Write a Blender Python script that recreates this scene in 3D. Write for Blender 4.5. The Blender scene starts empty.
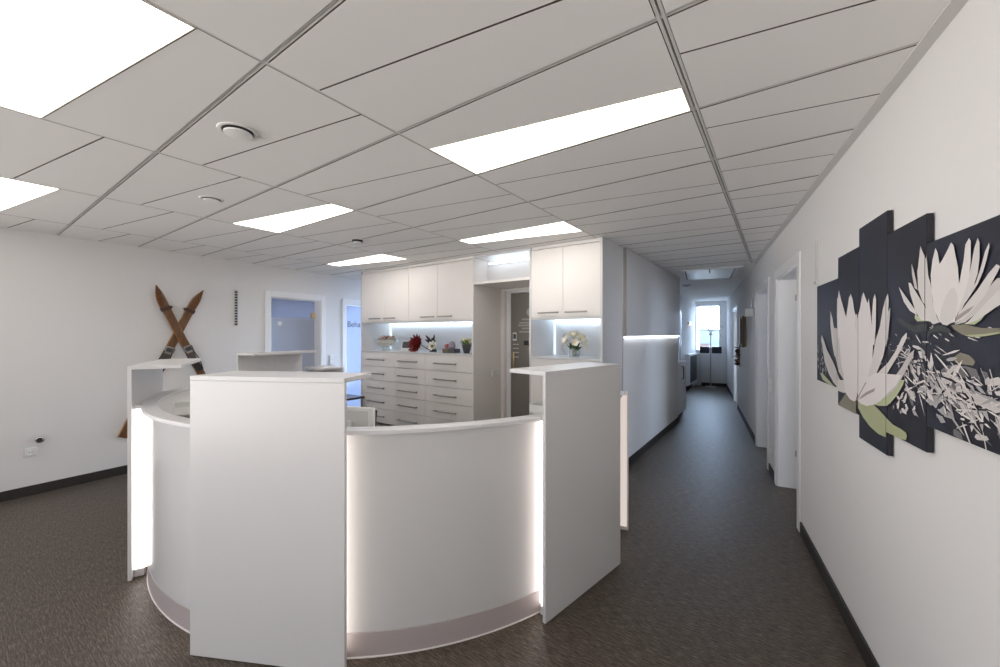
import bpy, bmesh, math, random
from mathutils import Vector, Matrix
S = bpy.context.scene
COL = S.collection
PI = math.pi
R = math.radians
random.seed(7)

# ------------------------------------------------------------------ materials
def mat(name, col, rough=.5, metal=0., spec=.5, coat=0., bump=0., bscale=60., emis=None, estr=0., trans=0.):
    m = bpy.data.materials.new(name); m.use_nodes = True
    nt = m.node_tree; p = nt.nodes['Principled BSDF']
    p.inputs['Base Color'].default_value = (*col, 1)
    p.inputs['Roughness'].default_value = rough
    p.inputs['Metallic'].default_value = metal
    p.inputs['Specular IOR Level'].default_value = spec
    p.inputs['Coat Weight'].default_value = coat
    p.inputs['Transmission Weight'].default_value = trans
    if emis:
        p.inputs['Emission Color'].default_value = (*emis, 1)
        p.inputs['Emission Strength'].default_value = estr
    if bump:
        tc = nt.nodes.new('ShaderNodeTexCoord'); n = nt.nodes.new('ShaderNodeTexNoise'); b = nt.nodes.new('ShaderNodeBump')
        n.inputs['Scale'].default_value = bscale; n.inputs['Detail'].default_value = 3
        b.inputs['Strength'].default_value = bump; b.inputs['Distance'].default_value = .004
        nt.links.new(tc.outputs['Object'], n.inputs['Vector']); nt.links.new(n.outputs['Fac'], b.inputs['Height'])
        nt.links.new(b.outputs['Normal'], p.inputs['Normal'])
    return m

def ramp_mat(name, c0, c1, scale, stretch=(1,1,1), rough=.8, detail=4., lo=.35, hi=.65, bump=0., rot=0., spec=.5, coat=0.):
    m = mat(name, c0, rough, spec=spec, coat=coat); nt = m.node_tree; p = nt.nodes['Principled BSDF']
    tc = nt.nodes.new('ShaderNodeTexCoord'); mp = nt.nodes.new('ShaderNodeMapping'); n = nt.nodes.new('ShaderNodeTexNoise'); r = nt.nodes.new('ShaderNodeValToRGB')
    mp.inputs['Scale'].default_value = stretch; mp.inputs['Rotation'].default_value = (0,0,rot)
    n.inputs['Scale'].default_value = scale; n.inputs['Detail'].default_value = detail
    r.color_ramp.elements[0].position = lo; r.color_ramp.elements[0].color = (*c0,1)
    r.color_ramp.elements[1].position = hi; r.color_ramp.elements[1].color = (*c1,1)
    nt.links.new(tc.outputs['Object'], mp.inputs['Vector']); nt.links.new(mp.outputs['Vector'], n.inputs['Vector'])
    nt.links.new(n.outputs['Fac'], r.inputs['Fac']); nt.links.new(r.outputs['Color'], p.inputs['Base Color'])
    if bump:
        b = nt.nodes.new('ShaderNodeBump'); b.inputs['Strength'].default_value = bump; b.inputs['Distance'].default_value = .003
        nt.links.new(n.outputs['Fac'], b.inputs['Height']); nt.links.new(b.outputs['Normal'], p.inputs['Normal'])
    return m

def glass_mat(name, col, alpha, rough=.05, emis=None):
    m = bpy.data.materials.new(name); m.use_nodes = True
    nt = m.node_tree; p = nt.nodes['Principled BSDF']; out = nt.nodes['Material Output']
    p.inputs['Base Color'].default_value = (*col,1); p.inputs['Roughness'].default_value = rough
    t = nt.nodes.new('ShaderNodeBsdfTransparent'); mx = nt.nodes.new('ShaderNodeMixShader')
    t.inputs['Color'].default_value = (*[min(1,.55+.45*c) for c in col],1)
    mx.inputs['Fac'].default_value = alpha
    nt.links.new(t.outputs[0], mx.inputs[1]); nt.links.new(p.outputs[0], mx.inputs[2]); nt.links.new(mx.outputs[0], out.inputs['Surface'])
    return m

def frosted_mat(name, col, tfac=.5, rough=.3):
    m = bpy.data.materials.new(name); m.use_nodes = True
    nt = m.node_tree; p = nt.nodes['Principled BSDF']; out = nt.nodes['Material Output']
    p.inputs['Base Color'].default_value = (*col,1); p.inputs['Roughness'].default_value = rough
    t = nt.nodes.new('ShaderNodeBsdfTranslucent'); mx = nt.nodes.new('ShaderNodeMixShader')
    t.inputs['Color'].default_value = (*col,1); mx.inputs['Fac'].default_value = tfac
    nt.links.new(p.outputs[0], mx.inputs[1]); nt.links.new(t.outputs[0], mx.inputs[2]); nt.links.new(mx.outputs[0], out.inputs['Surface'])
    return m

def lamp_mat(name, col, s):
    m = bpy.data.materials.new(name); m.use_nodes = True
    nt = m.node_tree; out = nt.nodes['Material Output']; e = nt.nodes.new('ShaderNodeEmission')
    e.inputs['Color'].default_value = (*col,1); e.inputs['Strength'].default_value = s
    nt.links.new(e.outputs[0], out.inputs['Surface'])
    return m

M = {}
M['wall'] = mat('wall_paint', (.745,.73,.72), .85, spec=.25, bump=.08, bscale=180)
M['tile'] = mat('ceiling_tile_paint', (.88,.865,.85), .8, spec=.2, bump=.05, bscale=300)
M['void_shade'] = mat('ceiling_void_shade', (.012,.010,.008), .9)  # near-black backing, puts shade behind the open ceiling joints
M['tileedge_shade'] = mat('tile_edge_shade', (.10,.085,.07), .9)  # tile sides coloured dark so the joints keep their shade
M['leafdarkgrey'] = mat('door_leaf_dark', (.16,.18,.22), .35)
M['runner'] = mat('runner_metal', (.68,.665,.65), .45, spec=.4)
M['lacquer'] = mat('white_lacquer', (.68,.67,.67), .28, spec=.5)
M['bodyglass'] = mat('backed_glass_white', (.635,.625,.615), .18, spec=.5, coat=.25)
M['kick'] = frosted_mat('frosted_acrylic', (.57,.505,.495), .25, .35)
M['kickedge'] = mat('acrylic_edge', (.85,.80,.79), .25)
M['cream'] = ramp_mat('cream_laminate', (.80,.765,.735), (.83,.797,.77), 9, (30,30,1), .38, 2, .3, .7)
M['cab_white'] = mat('cabinet_white', (.83,.81,.79), .35)
M['steel'] = mat('brushed_steel', (.42,.395,.37), .36, metal=1)
M['chrome'] = mat('chrome', (.8,.8,.8), .1, metal=1)
M['brass'] = mat('brass', (.62,.47,.24), .3, metal=1)
M['base'] = mat('dark_baseboard', (.026,.022,.02), .5)
M['door'] = mat('door_white', (.80,.795,.79), .42)
M['doorgrey'] = mat('door_leaf_grey', (.42,.45,.52), .4)
M['black'] = mat('black_plastic', (.015,.015,.017), .4)
M['darkgrey'] = mat('dark_grey_plastic', (.07,.07,.075), .45)
M['grey'] = mat('light_grey_plastic', (.55,.55,.54), .4)
M['palegrey'] = mat('pale_grey_plastic', (.72,.72,.70), .4)
M['paper'] = mat('paper', (.85,.85,.84), .7)
M['wood'] = ramp_mat('ski_wood', (.095,.038,.012), (.19,.080,.025), 14, (6,6,.6), .3, 5, .3, .7, coat=.3)
M['woodedge'] = ramp_mat('ski_wood_edge', (.26,.125,.035), (.34,.17,.05), 14, (4,4,.6), .35)
M['leather'] = mat('dark_leather', (.055,.02,.01), .5)
M['tabletop'] = ramp_mat('dark_tabletop', (.03,.022,.018), (.06,.045,.036), 10, (1,8,1), .3)
M['canvas'] = mat('canvas_black', (.010,.010,.015), .5, bump=.15, bscale=900)
M['print_navy'] = ramp_mat('print_navy', (.010,.010,.017), (.018,.020,.040), 2.2, (1,1,1), .5, 1)
M['w1'] = mat('print_white', (.74,.70,.68), .55)
M['w2'] = mat('print_white_soft', (.66,.625,.605), .55)
M['w3'] = mat('print_white_deep', (.58,.545,.525), .55)
M['mauve'] = mat('print_mauve', (.36,.30,.29), .55)
M['sepal'] = mat('print_sepal', (.47,.51,.31), .55)
M['leaf'] = mat('print_leaf', (.40,.42,.245), .55)
M['leafdark'] = mat('print_leaf_taupe', (.23,.21,.155), .55)
M['leafgrey'] = mat('print_leaf_grey', (.05,.056,.055), .55)
M['g1'] = mat('print_grey', (.40,.39,.39), .55)
M['g2'] = mat('print_grey_dark', (.17,.165,.17), .55)
M['red'] = mat('dark_red_petal', (.16,.012,.014), .5)
M['red2'] = mat('red_petal', (.26,.03,.025), .5)
M['wine'] = mat('near_black_petal', (.012,.006,.010), .45)
M['whitepetal'] = mat('white_petal', (.84,.82,.74), .55)
M['creampetal'] = mat('cream_petal', (.83,.80,.60), .55)
M['yellow'] = mat('yellow_petal', (.80,.70,.25), .55)
M['green'] = mat('leaf_green', (.035,.085,.022), .5)
M['limegreen'] = mat('leaf_lime', (.16,.26,.05), .5)
M['pink'] = mat('dusty_pink', (.45,.12,.12), .6)
M['lilac'] = mat('lilac_grey', (.30,.24,.30), .6)
M['straw'] = mat('straw', (.60,.50,.36), .7)
M['brown'] = mat('brown_wood', (.12,.06,.025), .5)
M['olive'] = mat('aged_bronze_wood', (.16,.12,.06), .4)
M['glass'] = glass_mat('clear_glass', (.85,.9,.92), .16, .03)
M['pane'] = glass_mat('window_pane', (.9,.95,1), .08, .02)
M['dooglass'] = glass_mat('door_glass_clear', (.34,.40,.60), .42, .08)
M['dooglass_frost'] = glass_mat('door_glass_frosted', (.44,.47,.56), .80, .35)
M['doorblue'] = glass_mat('door_glass_blue', (.48,.56,.76), .72, .2)
M['tinted'] = glass_mat('tinted_glass', (.25,.23,.205), .88, .12)
M['sticker'] = mat('pale_sticker', (.36,.345,.33), .6)
M['lum'] = lamp_mat('luminaire_diffuser', (1,.955,.905), 5.9)
M['lumframe'] = mat('luminaire_frame', (.80,.76,.66), .4)
M['glow'] = lamp_mat('counter_light_acrylic', (1,.91,.86), 3.5)
M['led'] = lamp_mat('cool_led_strip', (.62,.80,1), 11)
M['ledsoft'] = lamp_mat('soft_led_strip', (.70,.86,1), 1.5)
M['tube'] = lamp_mat('cool_light_tube', (.78,.89,1), 6)
M['glow2'] = lamp_mat('soft_light_acrylic', (1,.86,.80), .62)
M['led2'] = lamp_mat('corridor_led_strip', (.86,.92,1), 9)
M['warmled'] = lamp_mat('warm_lamp', (1,.62,.3), 6)
M['hill'] = ramp_mat('wooded_hill', (.17,.22,.23), (.21,.26,.26), .05, (1,1,1), .9)
M['house'] = mat('house_render', (.8,.78,.74), .9)
M['roof'] = mat('house_roof', (.35,.22,.18), .9)
M['grass'] = mat('meadow', (.6,.62,.58), .95)
M['blind'] = mat('black_speaker_cloth', (.012,.012,.02), .6)

def carpet():
    m = mat('woven_vinyl_floor', (.05,.043,.036), .46, spec=.38); nt = m.node_tree; p = nt.nodes['Principled BSDF']
    tc = nt.nodes.new('ShaderNodeTexCoord')
    def noise(scale, stretch, rot=0., det=3.):
        mp = nt.nodes.new('ShaderNodeMapping'); mp.inputs['Scale'].default_value = stretch; mp.inputs['Rotation'].default_value = (0,0,rot)
        n = nt.nodes.new('ShaderNodeTexNoise'); n.inputs['Scale'].default_value = scale; n.inputs['Detail'].default_value = det
        nt.links.new(tc.outputs['Object'], mp.inputs['Vector']); nt.links.new(mp.outputs['Vector'], n.inputs['Vector'])
        return n
    a = noise(170, (.10,1,1)); b = noise(2.2, (1,1,1)); c = noise(420, (.12,1,1), .1)
    mix = nt.nodes.new('ShaderNodeMath'); mix.operation = 'MULTIPLY_ADD'; mix.inputs[1].default_value = .55
    nt.links.new(a.outputs['Fac'], mix.inputs[0])
    m2 = nt.nodes.new('ShaderNodeMath'); m2.operation = 'MULTIPLY'; m2.inputs[1].default_value = .45
    nt.links.new(c.outputs['Fac'], m2.inputs[0]); nt.links.new(m2.outputs[0], mix.inputs[2])
    r = nt.nodes.new('ShaderNodeValToRGB'); e = r.color_ramp.elements
    e[0].position = .36; e[0].color = (.022,.0178,.014,1); e[1].position = .66; e[1].color = (.205,.162,.124,1)
    x = e.new(.5); x.color = (.072,.057,.044,1)
    nt.links.new(mix.outputs[0], r.inputs['Fac'])
    nt.links.new(r.outputs['Color'], p.inputs['Base Color'])
    bp = nt.nodes.new('ShaderNodeBump'); bp.inputs['Strength'].default_value = .35; bp.inputs['Distance'].default_value = .002
    nt.links.new(mix.outputs[0], bp.inputs['Height']); nt.links.new(bp.outputs['Normal'], p.inputs['Normal'])
    return m
M['carpet'] = carpet()

# ------------------------------------------------------------------ mesh builder
class MB:
    def __init__(s): s.bm = bmesh.new(); s.mats = []; s.mi = 0
    def use(s, m):
        if m not in s.mats: s.mats.append(m)
        s.mi = s.mats.index(m); return s
    def face(s, vs):
        try: f = s.bm.faces.new(vs)
        except ValueError: return None
        f.material_index = s.mi; return f
    def v(s, p): return s.bm.verts.new(p)
    def box(s, x0,x1,y0,y1,z0,z1, T=None):
        P = [(x0,y0,z0),(x1,y0,z0),(x1,y1,z0),(x0,y1,z0),(x0,y0,z1),(x1,y0,z1),(x1,y1,z1),(x0,y1,z1)]
        V = [s.v(T @ Vector(p) if T else p) for p in P]
        for q in ((3,2,1,0),(4,5,6,7),(0,1,5,4),(1,2,6,5),(2,3,7,6),(3,0,4,7)): s.face([V[i] for i in q])
        return s
    def prism(s, poly, z0, z1, T=None, side=None):
        n = len(poly)
        if sum(poly[i][0]*poly[(i+1)%n][1]-poly[(i+1)%n][0]*poly[i][1] for i in range(n)) < 0: poly = poly[::-1]
        f = (lambda p: T @ Vector(p)) if T else (lambda p: p)
        a = [s.v(f((x,y,z0))) for x,y in poly]; b = [s.v(f((x,y,z1))) for x,y in poly]
        s.face(a[::-1]); s.face(b); k = s.mi
        if side: s.use(side)
        for i in range(n): s.face([a[i],a[(i+1)%n],b[(i+1)%n],b[i]])
        s.mi = k
        return s
    def arc(s, r0, r1, z0, z1, a0, a1, n=64):
        rings = []
        for i in range(n+1):
            t = R(a0+(a1-a0)*i/n); c, k = math.cos(t), math.sin(t)
            rings.append([s.v((r0*c,r0*k,z0)),s.v((r1*c,r1*k,z0)),s.v((r1*c,r1*k,z1)),s.v((r0*c,r0*k,z1))])
        for i in range(n):
            a, b = rings[i], rings[i+1]
            for j in range(4): s.face([a[j],a[(j+1)%4],b[(j+1)%4],b[j]])
        s.face(rings[0][::-1]); s.face(rings[-1]); return s
    def tube(s, pts, r, seg=10, cap=True):
        pts = [Vector(p) for p in pts]; rs = r if isinstance(r,(list,tuple)) else [r]*len(pts); rings = []
        up = None
        for i, p in enumerate(pts):
            d = (pts[min(i+1,len(pts)-1)]-pts[max(i-1,0)]).normalized()
            if up is None: up = Vector((0,0,1)) if abs(d.z) < .9 else Vector((1,0,0))
            x = d.cross(up).normalized(); y = x.cross(d).normalized(); up = y
            rings.append([s.v(p+(x*math.cos(2*PI*k/seg)+y*math.sin(2*PI*k/seg))*rs[i]) for k in range(seg)])
        for a, b in zip(rings, rings[1:]):
            for k in range(seg): s.face([a[k],a[(k+1)%seg],b[(k+1)%seg],b[k]])
        if cap: s.face(rings[0][::-1]); s.face(rings[-1])
        return s
    def lathe(s, prof, c=(0,0,0), seg=24, axis='z'):
        rings = []
        for r, z in prof:
            ring = []
            for k in range(seg):
                a = 2*PI*k/seg; q = (r*math.cos(a), r*math.sin(a), z)
                if axis == 'y': q = (q[0], q[2], q[1])
                ring.append(s.v((c[0]+q[0], c[1]+q[1], c[2]+q[2])))
            rings.append(ring)
        for a, b in zip(rings, rings[1:]):
            for k in range(seg): s.face([a[k],a[(k+1)%seg],b[(k+1)%seg],b[k]])
        s.face(rings[0][::-1]); s.face(rings[-1]); return s
    def ball(s, c, r, seg=10, sq=(1,1,1)):
        n = seg//2+1
        prof = [(max(1e-4,r*math.sin(PI*i/n)), -r*math.cos(PI*i/n)) for i in range(n+1)]
        k0 = len(s.bm.verts); s.lathe(prof, (0,0,0), seg)
        s.bm.verts.ensure_lookup_table()
        for v in list(s.bm.verts)[k0:]: v.co = Vector((c[0]+v.co.x*sq[0], c[1]+v.co.y*sq[1], c[2]+v.co.z*sq[2]))
        return s
    def petal(s, o, d, L, W, up=(0,0,1), curl=.25, th=.0012, n=5):
        o = Vector(o); d = Vector(d).normalized(); x = d.cross(Vector(up))
        x = x.normalized() if x.length > 1e-4 else Vector((1,0,0)); y = x.cross(d).normalized()
        A, B = [], []
        for i in range(n+1):
            t = i/n; w = W*.5*max(.06, math.sin(PI*min(1,t*.92+.06))**.7); c = o+d*(L*t)+y*(curl*L*t*t)
            A.append([s.v(c-x*w+y*w*.35), s.v(c), s.v(c+x*w+y*w*.35)])
            B.append([s.v(c-x*w+y*(w*.35-th)), s.v(c-y*th), s.v(c+x*w+y*(w*.35-th))])
        for i in range(n):
            for j in range(2):
                s.face([A[i][j],A[i][j+1],A[i+1][j+1],A[i+1][j]]); s.face([B[i][j+1],B[i][j],B[i+1][j],B[i+1][j+1]])
            s.face([A[i][0],A[i+1][0],B[i+1][0],B[i][0]]); s.face([A[i+1][2],A[i][2],B[i][2],B[i+1][2]])
        s.face([A[0][0],B[0][0],B[0][1],B[0][2],A[0][2],A[0][1]]); s.face([A[n][2],B[n][2],B[n][1],B[n][0],A[n][0],A[n][1]])
        return s
    def build(s, name, m=None, parent=None, bevel=0., smooth=35, loc=None, rotz=0.):
        me = bpy.data.meshes.new(name)
        bmesh.ops.recalc_face_normals(s.bm, faces=s.bm.faces[:]) if m is not None or s.mats else None
        s.bm.to_mesh(me); s.bm.free()
        if m is not None:
            me.materials.append(M[m])
        else:
            for k in s.mats: me.materials.append(M[k])
        if smooth:
            for p in me.polygons: p.use_smooth = True
            me.set_sharp_from_angle(angle=R(smooth))
        o = bpy.data.objects.new(name, me); COL.objects.link(o)
        if parent: o.parent = parent
        if loc is not None: o.location = loc
        o.rotation_euler.z = rotz
        if bevel:
            b = o.modifiers.new('edge', 'BEVEL'); b.width = bevel; b.segments = 2; b.limit_method = 'ANGLE'; b.angle_limit = R(50)
        return o

def bx(name, m, d, parent=None, bevel=.0015, **k):
    b = MB(); b.box(*d); return b.build(name, m, parent, bevel, **k)

def tag(o, label, cat, group=None, kind=None):
    if label: o['label'] = label
    if cat: o['category'] = cat
    if group: o['group'] = group
    if kind: o['kind'] = kind
    return o
def thing(name, label, cat, loc=(0,0,0), rotz=0., group=None):
    o = bpy.data.objects.new(name, None); COL.objects.link(o); o.empty_display_size = .1
    o.location = loc; o.rotation_euler.z = rotz
    return tag(o, label, cat, group)
def struct(o, label=None, cat=None):
    o['kind'] = 'structure'
    if label: o['label'] = label
    if cat: o['category'] = cat
    return o
def sempty(name, loc=(0,0,0), rotz=0., label=None, cat=None):
    o = bpy.data.objects.new(name, None); COL.objects.link(o); o.location = loc; o.rotation_euler.z = rotz
    return struct(o, label, cat)
def copy_thing(root, loc, label, rotz=None):
    r = root.copy(); COL.objects.link(r); r.location = loc; r['label'] = label
    if rotz is not None: r.rotation_euler.z = rotz
    for ch in root.children:
        c = ch.copy(); COL.objects.link(c); c.parent = r
        for g in ch.children:
            q = g.copy(); COL.objects.link(q); q.parent = c
    return r
def clip(poly, nx, ny, d):   # keep nx*x+ny*y <= d
    out = []
    for i in range(len(poly)):
        a, b = poly[i], poly[(i+1)%len(poly)]
        fa, fb = nx*a[0]+ny*a[1]-d, nx*b[0]+ny*b[1]-d
        if fa <= 0: out.append(a)
        if (fa < 0 < fb) or (fb < 0 < fa):
            t = fa/(fa-fb); out.append((a[0]+(b[0]-a[0])*t, a[1]+(b[1]-a[1])*t))
    return out

# ------------------------------------------------------------------ frames of the place
TH = math.atan2(278.5,395.6)                 # camera heading to the left of the corridor axis
HC = 2.52                                # ceiling
RK = math.hypot(.147,1)
def rw_loc(Y, off=0.):                   # point on the right wall at world Y, off metres into the room
    return Vector((.71-.147*Y-off/RK, Y-.147*off/RK, 0))
RW_ROT = math.atan2(1,-.147)              # local x runs along the wall away from the camera, y into the room
LK = math.hypot(.07,1)
def lw_loc(Y, off=0.):
    return Vector((-5.81-.07*Y+off/LK, Y+.07*off/LK, 0))
LW_ROT = math.atan2(1,-.07)+PI          # local x runs towards the camera, y into the room

def wall_boxes(b, s0, s1, z1, t, holes):
    holes = sorted(holes); x = s0
    for a, c, z0h, z1h in holes:
        if a > x: b.box(x,a,-t,0,0,z1)
        if z0h > 0: b.box(a,c,-t,0,0,z0h)
        b.box(a,c,-t,0,z1h,z1)
        x = c
    if s1 > x: b.box(x,s1,-t,0,0,z1)
# ------------------------------------------------------------------ room shell
b = MB(); b.prism([(-10,-4),(5.2,-4),(5.2,14.2),(-10,14.2)], -.1, 0)
struct(b.build('floor','carpet'), 'dark brown woven floor covering', 'floor')

# ceiling: diagonal-cut tiles between double runners
XA, PX, Y0, PY = -.297, 1.222, .067, .612
cols = list(range(-1,5)); rows = list(range(-6,11))
YEND = 6.5
def GX(i): return .0155 if i == 0 else .0065
def cell(i, j): return XA-(i+1)*PX, XA-i*PX, Y0+PY*j, Y0+PY*(j+1)
def halves(i, j, gy=.011, gj=.0038):
    x0,x1,y0,y1 = cell(i,j)
    h = y1-y0; ja, jb = y0+h/3, y0+2*h/3
    x0 += GX(i+1); x1 -= GX(i)
    near = [(x0,y0+gy),(x1,y0+gy),(x1,jb-gj),(x0,ja-gj)]
    far = [(x0,ja+gj),(x1,jb+gj),(x1,y1-gy),(x0,y1-gy)]
    return near, far
LIGHTS = {(1,0,0):'big square-looking ceiling light cut off by the top left corner of the view',
          (3,0,0):'ceiling light cut off by the left edge of the view, beyond the biggest one',
          (2,2,1):'wedge-shaped ceiling light above the crossed skis and the left of the counter',
          (0,2,1):'long wedge-shaped ceiling light in the centre, nearest the corridor',
          (1,5,0):'wedge-shaped ceiling light right in front of the cabinet wall, above the lit doorway niche',
          (3,5,0):'small far ceiling light by the left end of the cabinet wall'}
def clip_room(p):
    p = clip(p, 1, .147, .71-.03)
    if p: p = clip(p, 0, 1, YEND)
    if p: p = clip(p, -1, -.07, 5.81)
    return p
b = MB()
for i in cols:
    for j in rows:
        for k, poly in enumerate(halves(i,j)):
            if (i,j,k) in LIGHTS: continue
            q = clip_room(poly)
            if len(q) >= 3: b.use('tile').prism(q, HC, HC+.014, None, 'tileedge_shade')
b.use('runner')
for i in range(-1,6):                                      # main runners along the corridor
    x = XA-PX*i
    for d0, d1 in (((-.013,-.003),(.003,.013)) if i == 0 else ((-.0045,.0045),)):
        q = clip_room([(x+d0,-3.6),(x+d1,-3.6),(x+d1,YEND),(x+d0,YEND)])
        if len(q) >= 3: b.prism(q, HC+.001, HC+.014)
for j in range(-5,12):                                     # cross runners
    y = Y0+PY*j
    for d0, d1 in ((-.008,-.0018),(.0018,.008)):
        q = clip_room([(-6.4,y+d0),(1.5,y+d0),(1.5,y+d1),(-6.4,y+d1)])
        if len(q) >= 3: b.prism(q, HC+.0025, HC+.013)
b.use('void_shade').box(-6.6,1.5,-3.6,YEND,HC+.0145,HC+.05)
# wall angle along the right and left walls, plain plaster over the far corridor
e = [rw_loc(Y,o) for Y,o in ((-3.6,0),(YEND,0),(YEND,.045),(-3.6,.045))]
b.use('runner').prism([(p.x,p.y) for p in e], HC-.004, HC+.013)
b.use('tile').prism([(-2.4,YEND),(.2,YEND),(.2,14),(-2.4,14)], HC, HC+.05)
struct(b.build('ceiling', None, None), 'suspended ceiling of diagonally cut grey tiles', 'ceiling')

# luminaires
for (i,j,k), lab in LIGHTS.items():
    x0,x1,y0,y1 = cell(i,j); p = halves(i,j,.005,.0005)[k]
    cx, cy = sum(q[0] for q in p)/4, sum(q[1] for q in p)/4
    t = thing('ceiling_light', lab, 'light', (cx,cy,HC-.002), 0, 'wedge ceiling lights')
    pl = [(q[0]-cx,q[1]-cy) for q in p]
    inn = [(q[0]*1-math.copysign(.005,q[0]), q[1]-math.copysign(.004,q[1])) for q in pl]
    f = MB()
    A = [f.v((x,y,.0)) for x,y in pl]; Bq = [f.v((x,y,.0)) for x,y in inn]; C2 = [f.v((x,y,.02)) for x,y in pl]; D2 = [f.v((x,y,.02)) for x,y in inn]
    for n in range(4):
        m_ = (n+1)%4
        f.face([A[n],A[m_],Bq[m_],Bq[n]]); f.face([C2[n],C2[m_],A[m_],A[n]]); f.face([Bq[n],Bq[m_],D2[m_],D2[n]]); f.face([D2[n],D2[m_],C2[m_],C2[n]])
    f.build('frame','lumframe',t)
    f = MB(); f.prism([(x*.999,y*.999) for x,y in inn], .004, .012); f.build('diffuser','lum',t)

# round ceiling fittings
def vent(loc, r, lab, drop, grp='round ceiling fittings'):
    t = thing('ceiling_vent', lab, 'vent', (loc[0],loc[1],HC), 0, grp)
    f = MB(); f.lathe([(r*1.15,-.0005),(r*1.12,-.004),(r*.98,-.006),(r*.9,-.004),(r*.86,.0)],seg=40); f.build('rim','tile',t)
    f = MB(); f.lathe([(r*.86,-.002),(r*.86,-.004-drop),(r*.6,-.004-drop),(r*.6,-.002)],seg=40)
    f.build('throat','black',t)
    f = MB(); f.lathe([(r*.70,-.005-drop),(r*.80,-.008-drop),(r*.78,-.012-drop*1.5),(r*.55,-.015-drop*1.6),(r*.01,-.016-drop*1.6)],seg=40); f.build('disc','palegrey' if drop>.01 else 'tile',t)
vent((-2.134,.834), .075, 'round ceiling vent nearest the camera, beside the biggest ceiling light', .004)
vent((-3.366,1.143), .065, 'round ceiling vent in the middle of the three, left of the skis-side ceiling light', .002)
vent((-3.589,2.517), .062, 'round white detector hanging a little below the ceiling, farthest of the three round fittings', .018)

# ---- right wall with three doorways
DOORS_R = [(3.926,4.915,2.11),(5.47,6.47,2.11),(9.60,10.5,2.06)]
b = MB(); wall_boxes(b, -3.6, 13.7, HC+.05, .17, [(a*RK,c*RK,0,z) for a,c,z in DOORS_R])
struct(b.build('wall_right','wall',loc=(.71,0,0),rotz=RW_ROT), 'white wall on the right along the corridor', 'wall')
b = MB(); spans = [(-3.6,3.83),(5.01,5.37),(6.57,9.51),(10.6,13.2)]
for a,c in spans: b.box(a*RK,c*RK,.001,.012,0,.092)
struct(b.build('baseboard_right','base',None,.002,loc=(.71,0,0),rotz=RW_ROT), 'dark baseboard along the right wall', 'baseboard')
dl = ['white framed doorway nearest the canvases in the right wall','white framed doorway second along the right wall','narrow far doorway in the right wall beyond the brown wall ornament']
for n,(a,c,z) in enumerate(DOORS_R):
    d = sempty('door_%d'%(n+1), rw_loc(a), RW_ROT, dl[n], 'door'); w = (c-a)*RK
    cas = .075
    f = MB(); f.box(-cas,.012,.0,.014,0,z+cas); f.box(w-.012,w+cas,.0,.014,0,z+cas); f.box(.012,w-.012,.0,.014,z-.012,z+cas); f.build('casing','door',d,.003)
    f = MB(); f.box(0.0005,.028,-.17,.0,0,z-.0005); f.box(w-.028,w-.0005,-.17,.0,0,z-.0005); f.box(.028,w-.028,-.17,.0,z-.028,z-.0005); f.build('jamb','door',d,.002)
    # the leaf stands open into the room behind, hinged on the far jamb
    lf = bx('leaf','leafdarkgrey' if n==0 else 'door',(w-.072,w-.032,-.172-(w-.066),-.172,.006,z-.030),d,.002)
    hy = -.172-(w-.066)+.07
    f = MB(); f.tube([(w-.0725,hy,1.05),(w-.125,hy,1.05),(w-.13,hy+.012,1.05),(w-.13,hy+.12,1.05)], .009, 10); f.build('handle','darkgrey',d)
    if n==0:
        for zz in (.35,1.9):
            f = MB(); f.tube([(w-.037,-.162,zz-.03),(w-.037,-.162,zz+.03)], .008, 10); f.box(w-.0310,w-.0285,-.168,-.145,zz-.03,zz+.03); f.build('hinge','steel',d)

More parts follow.
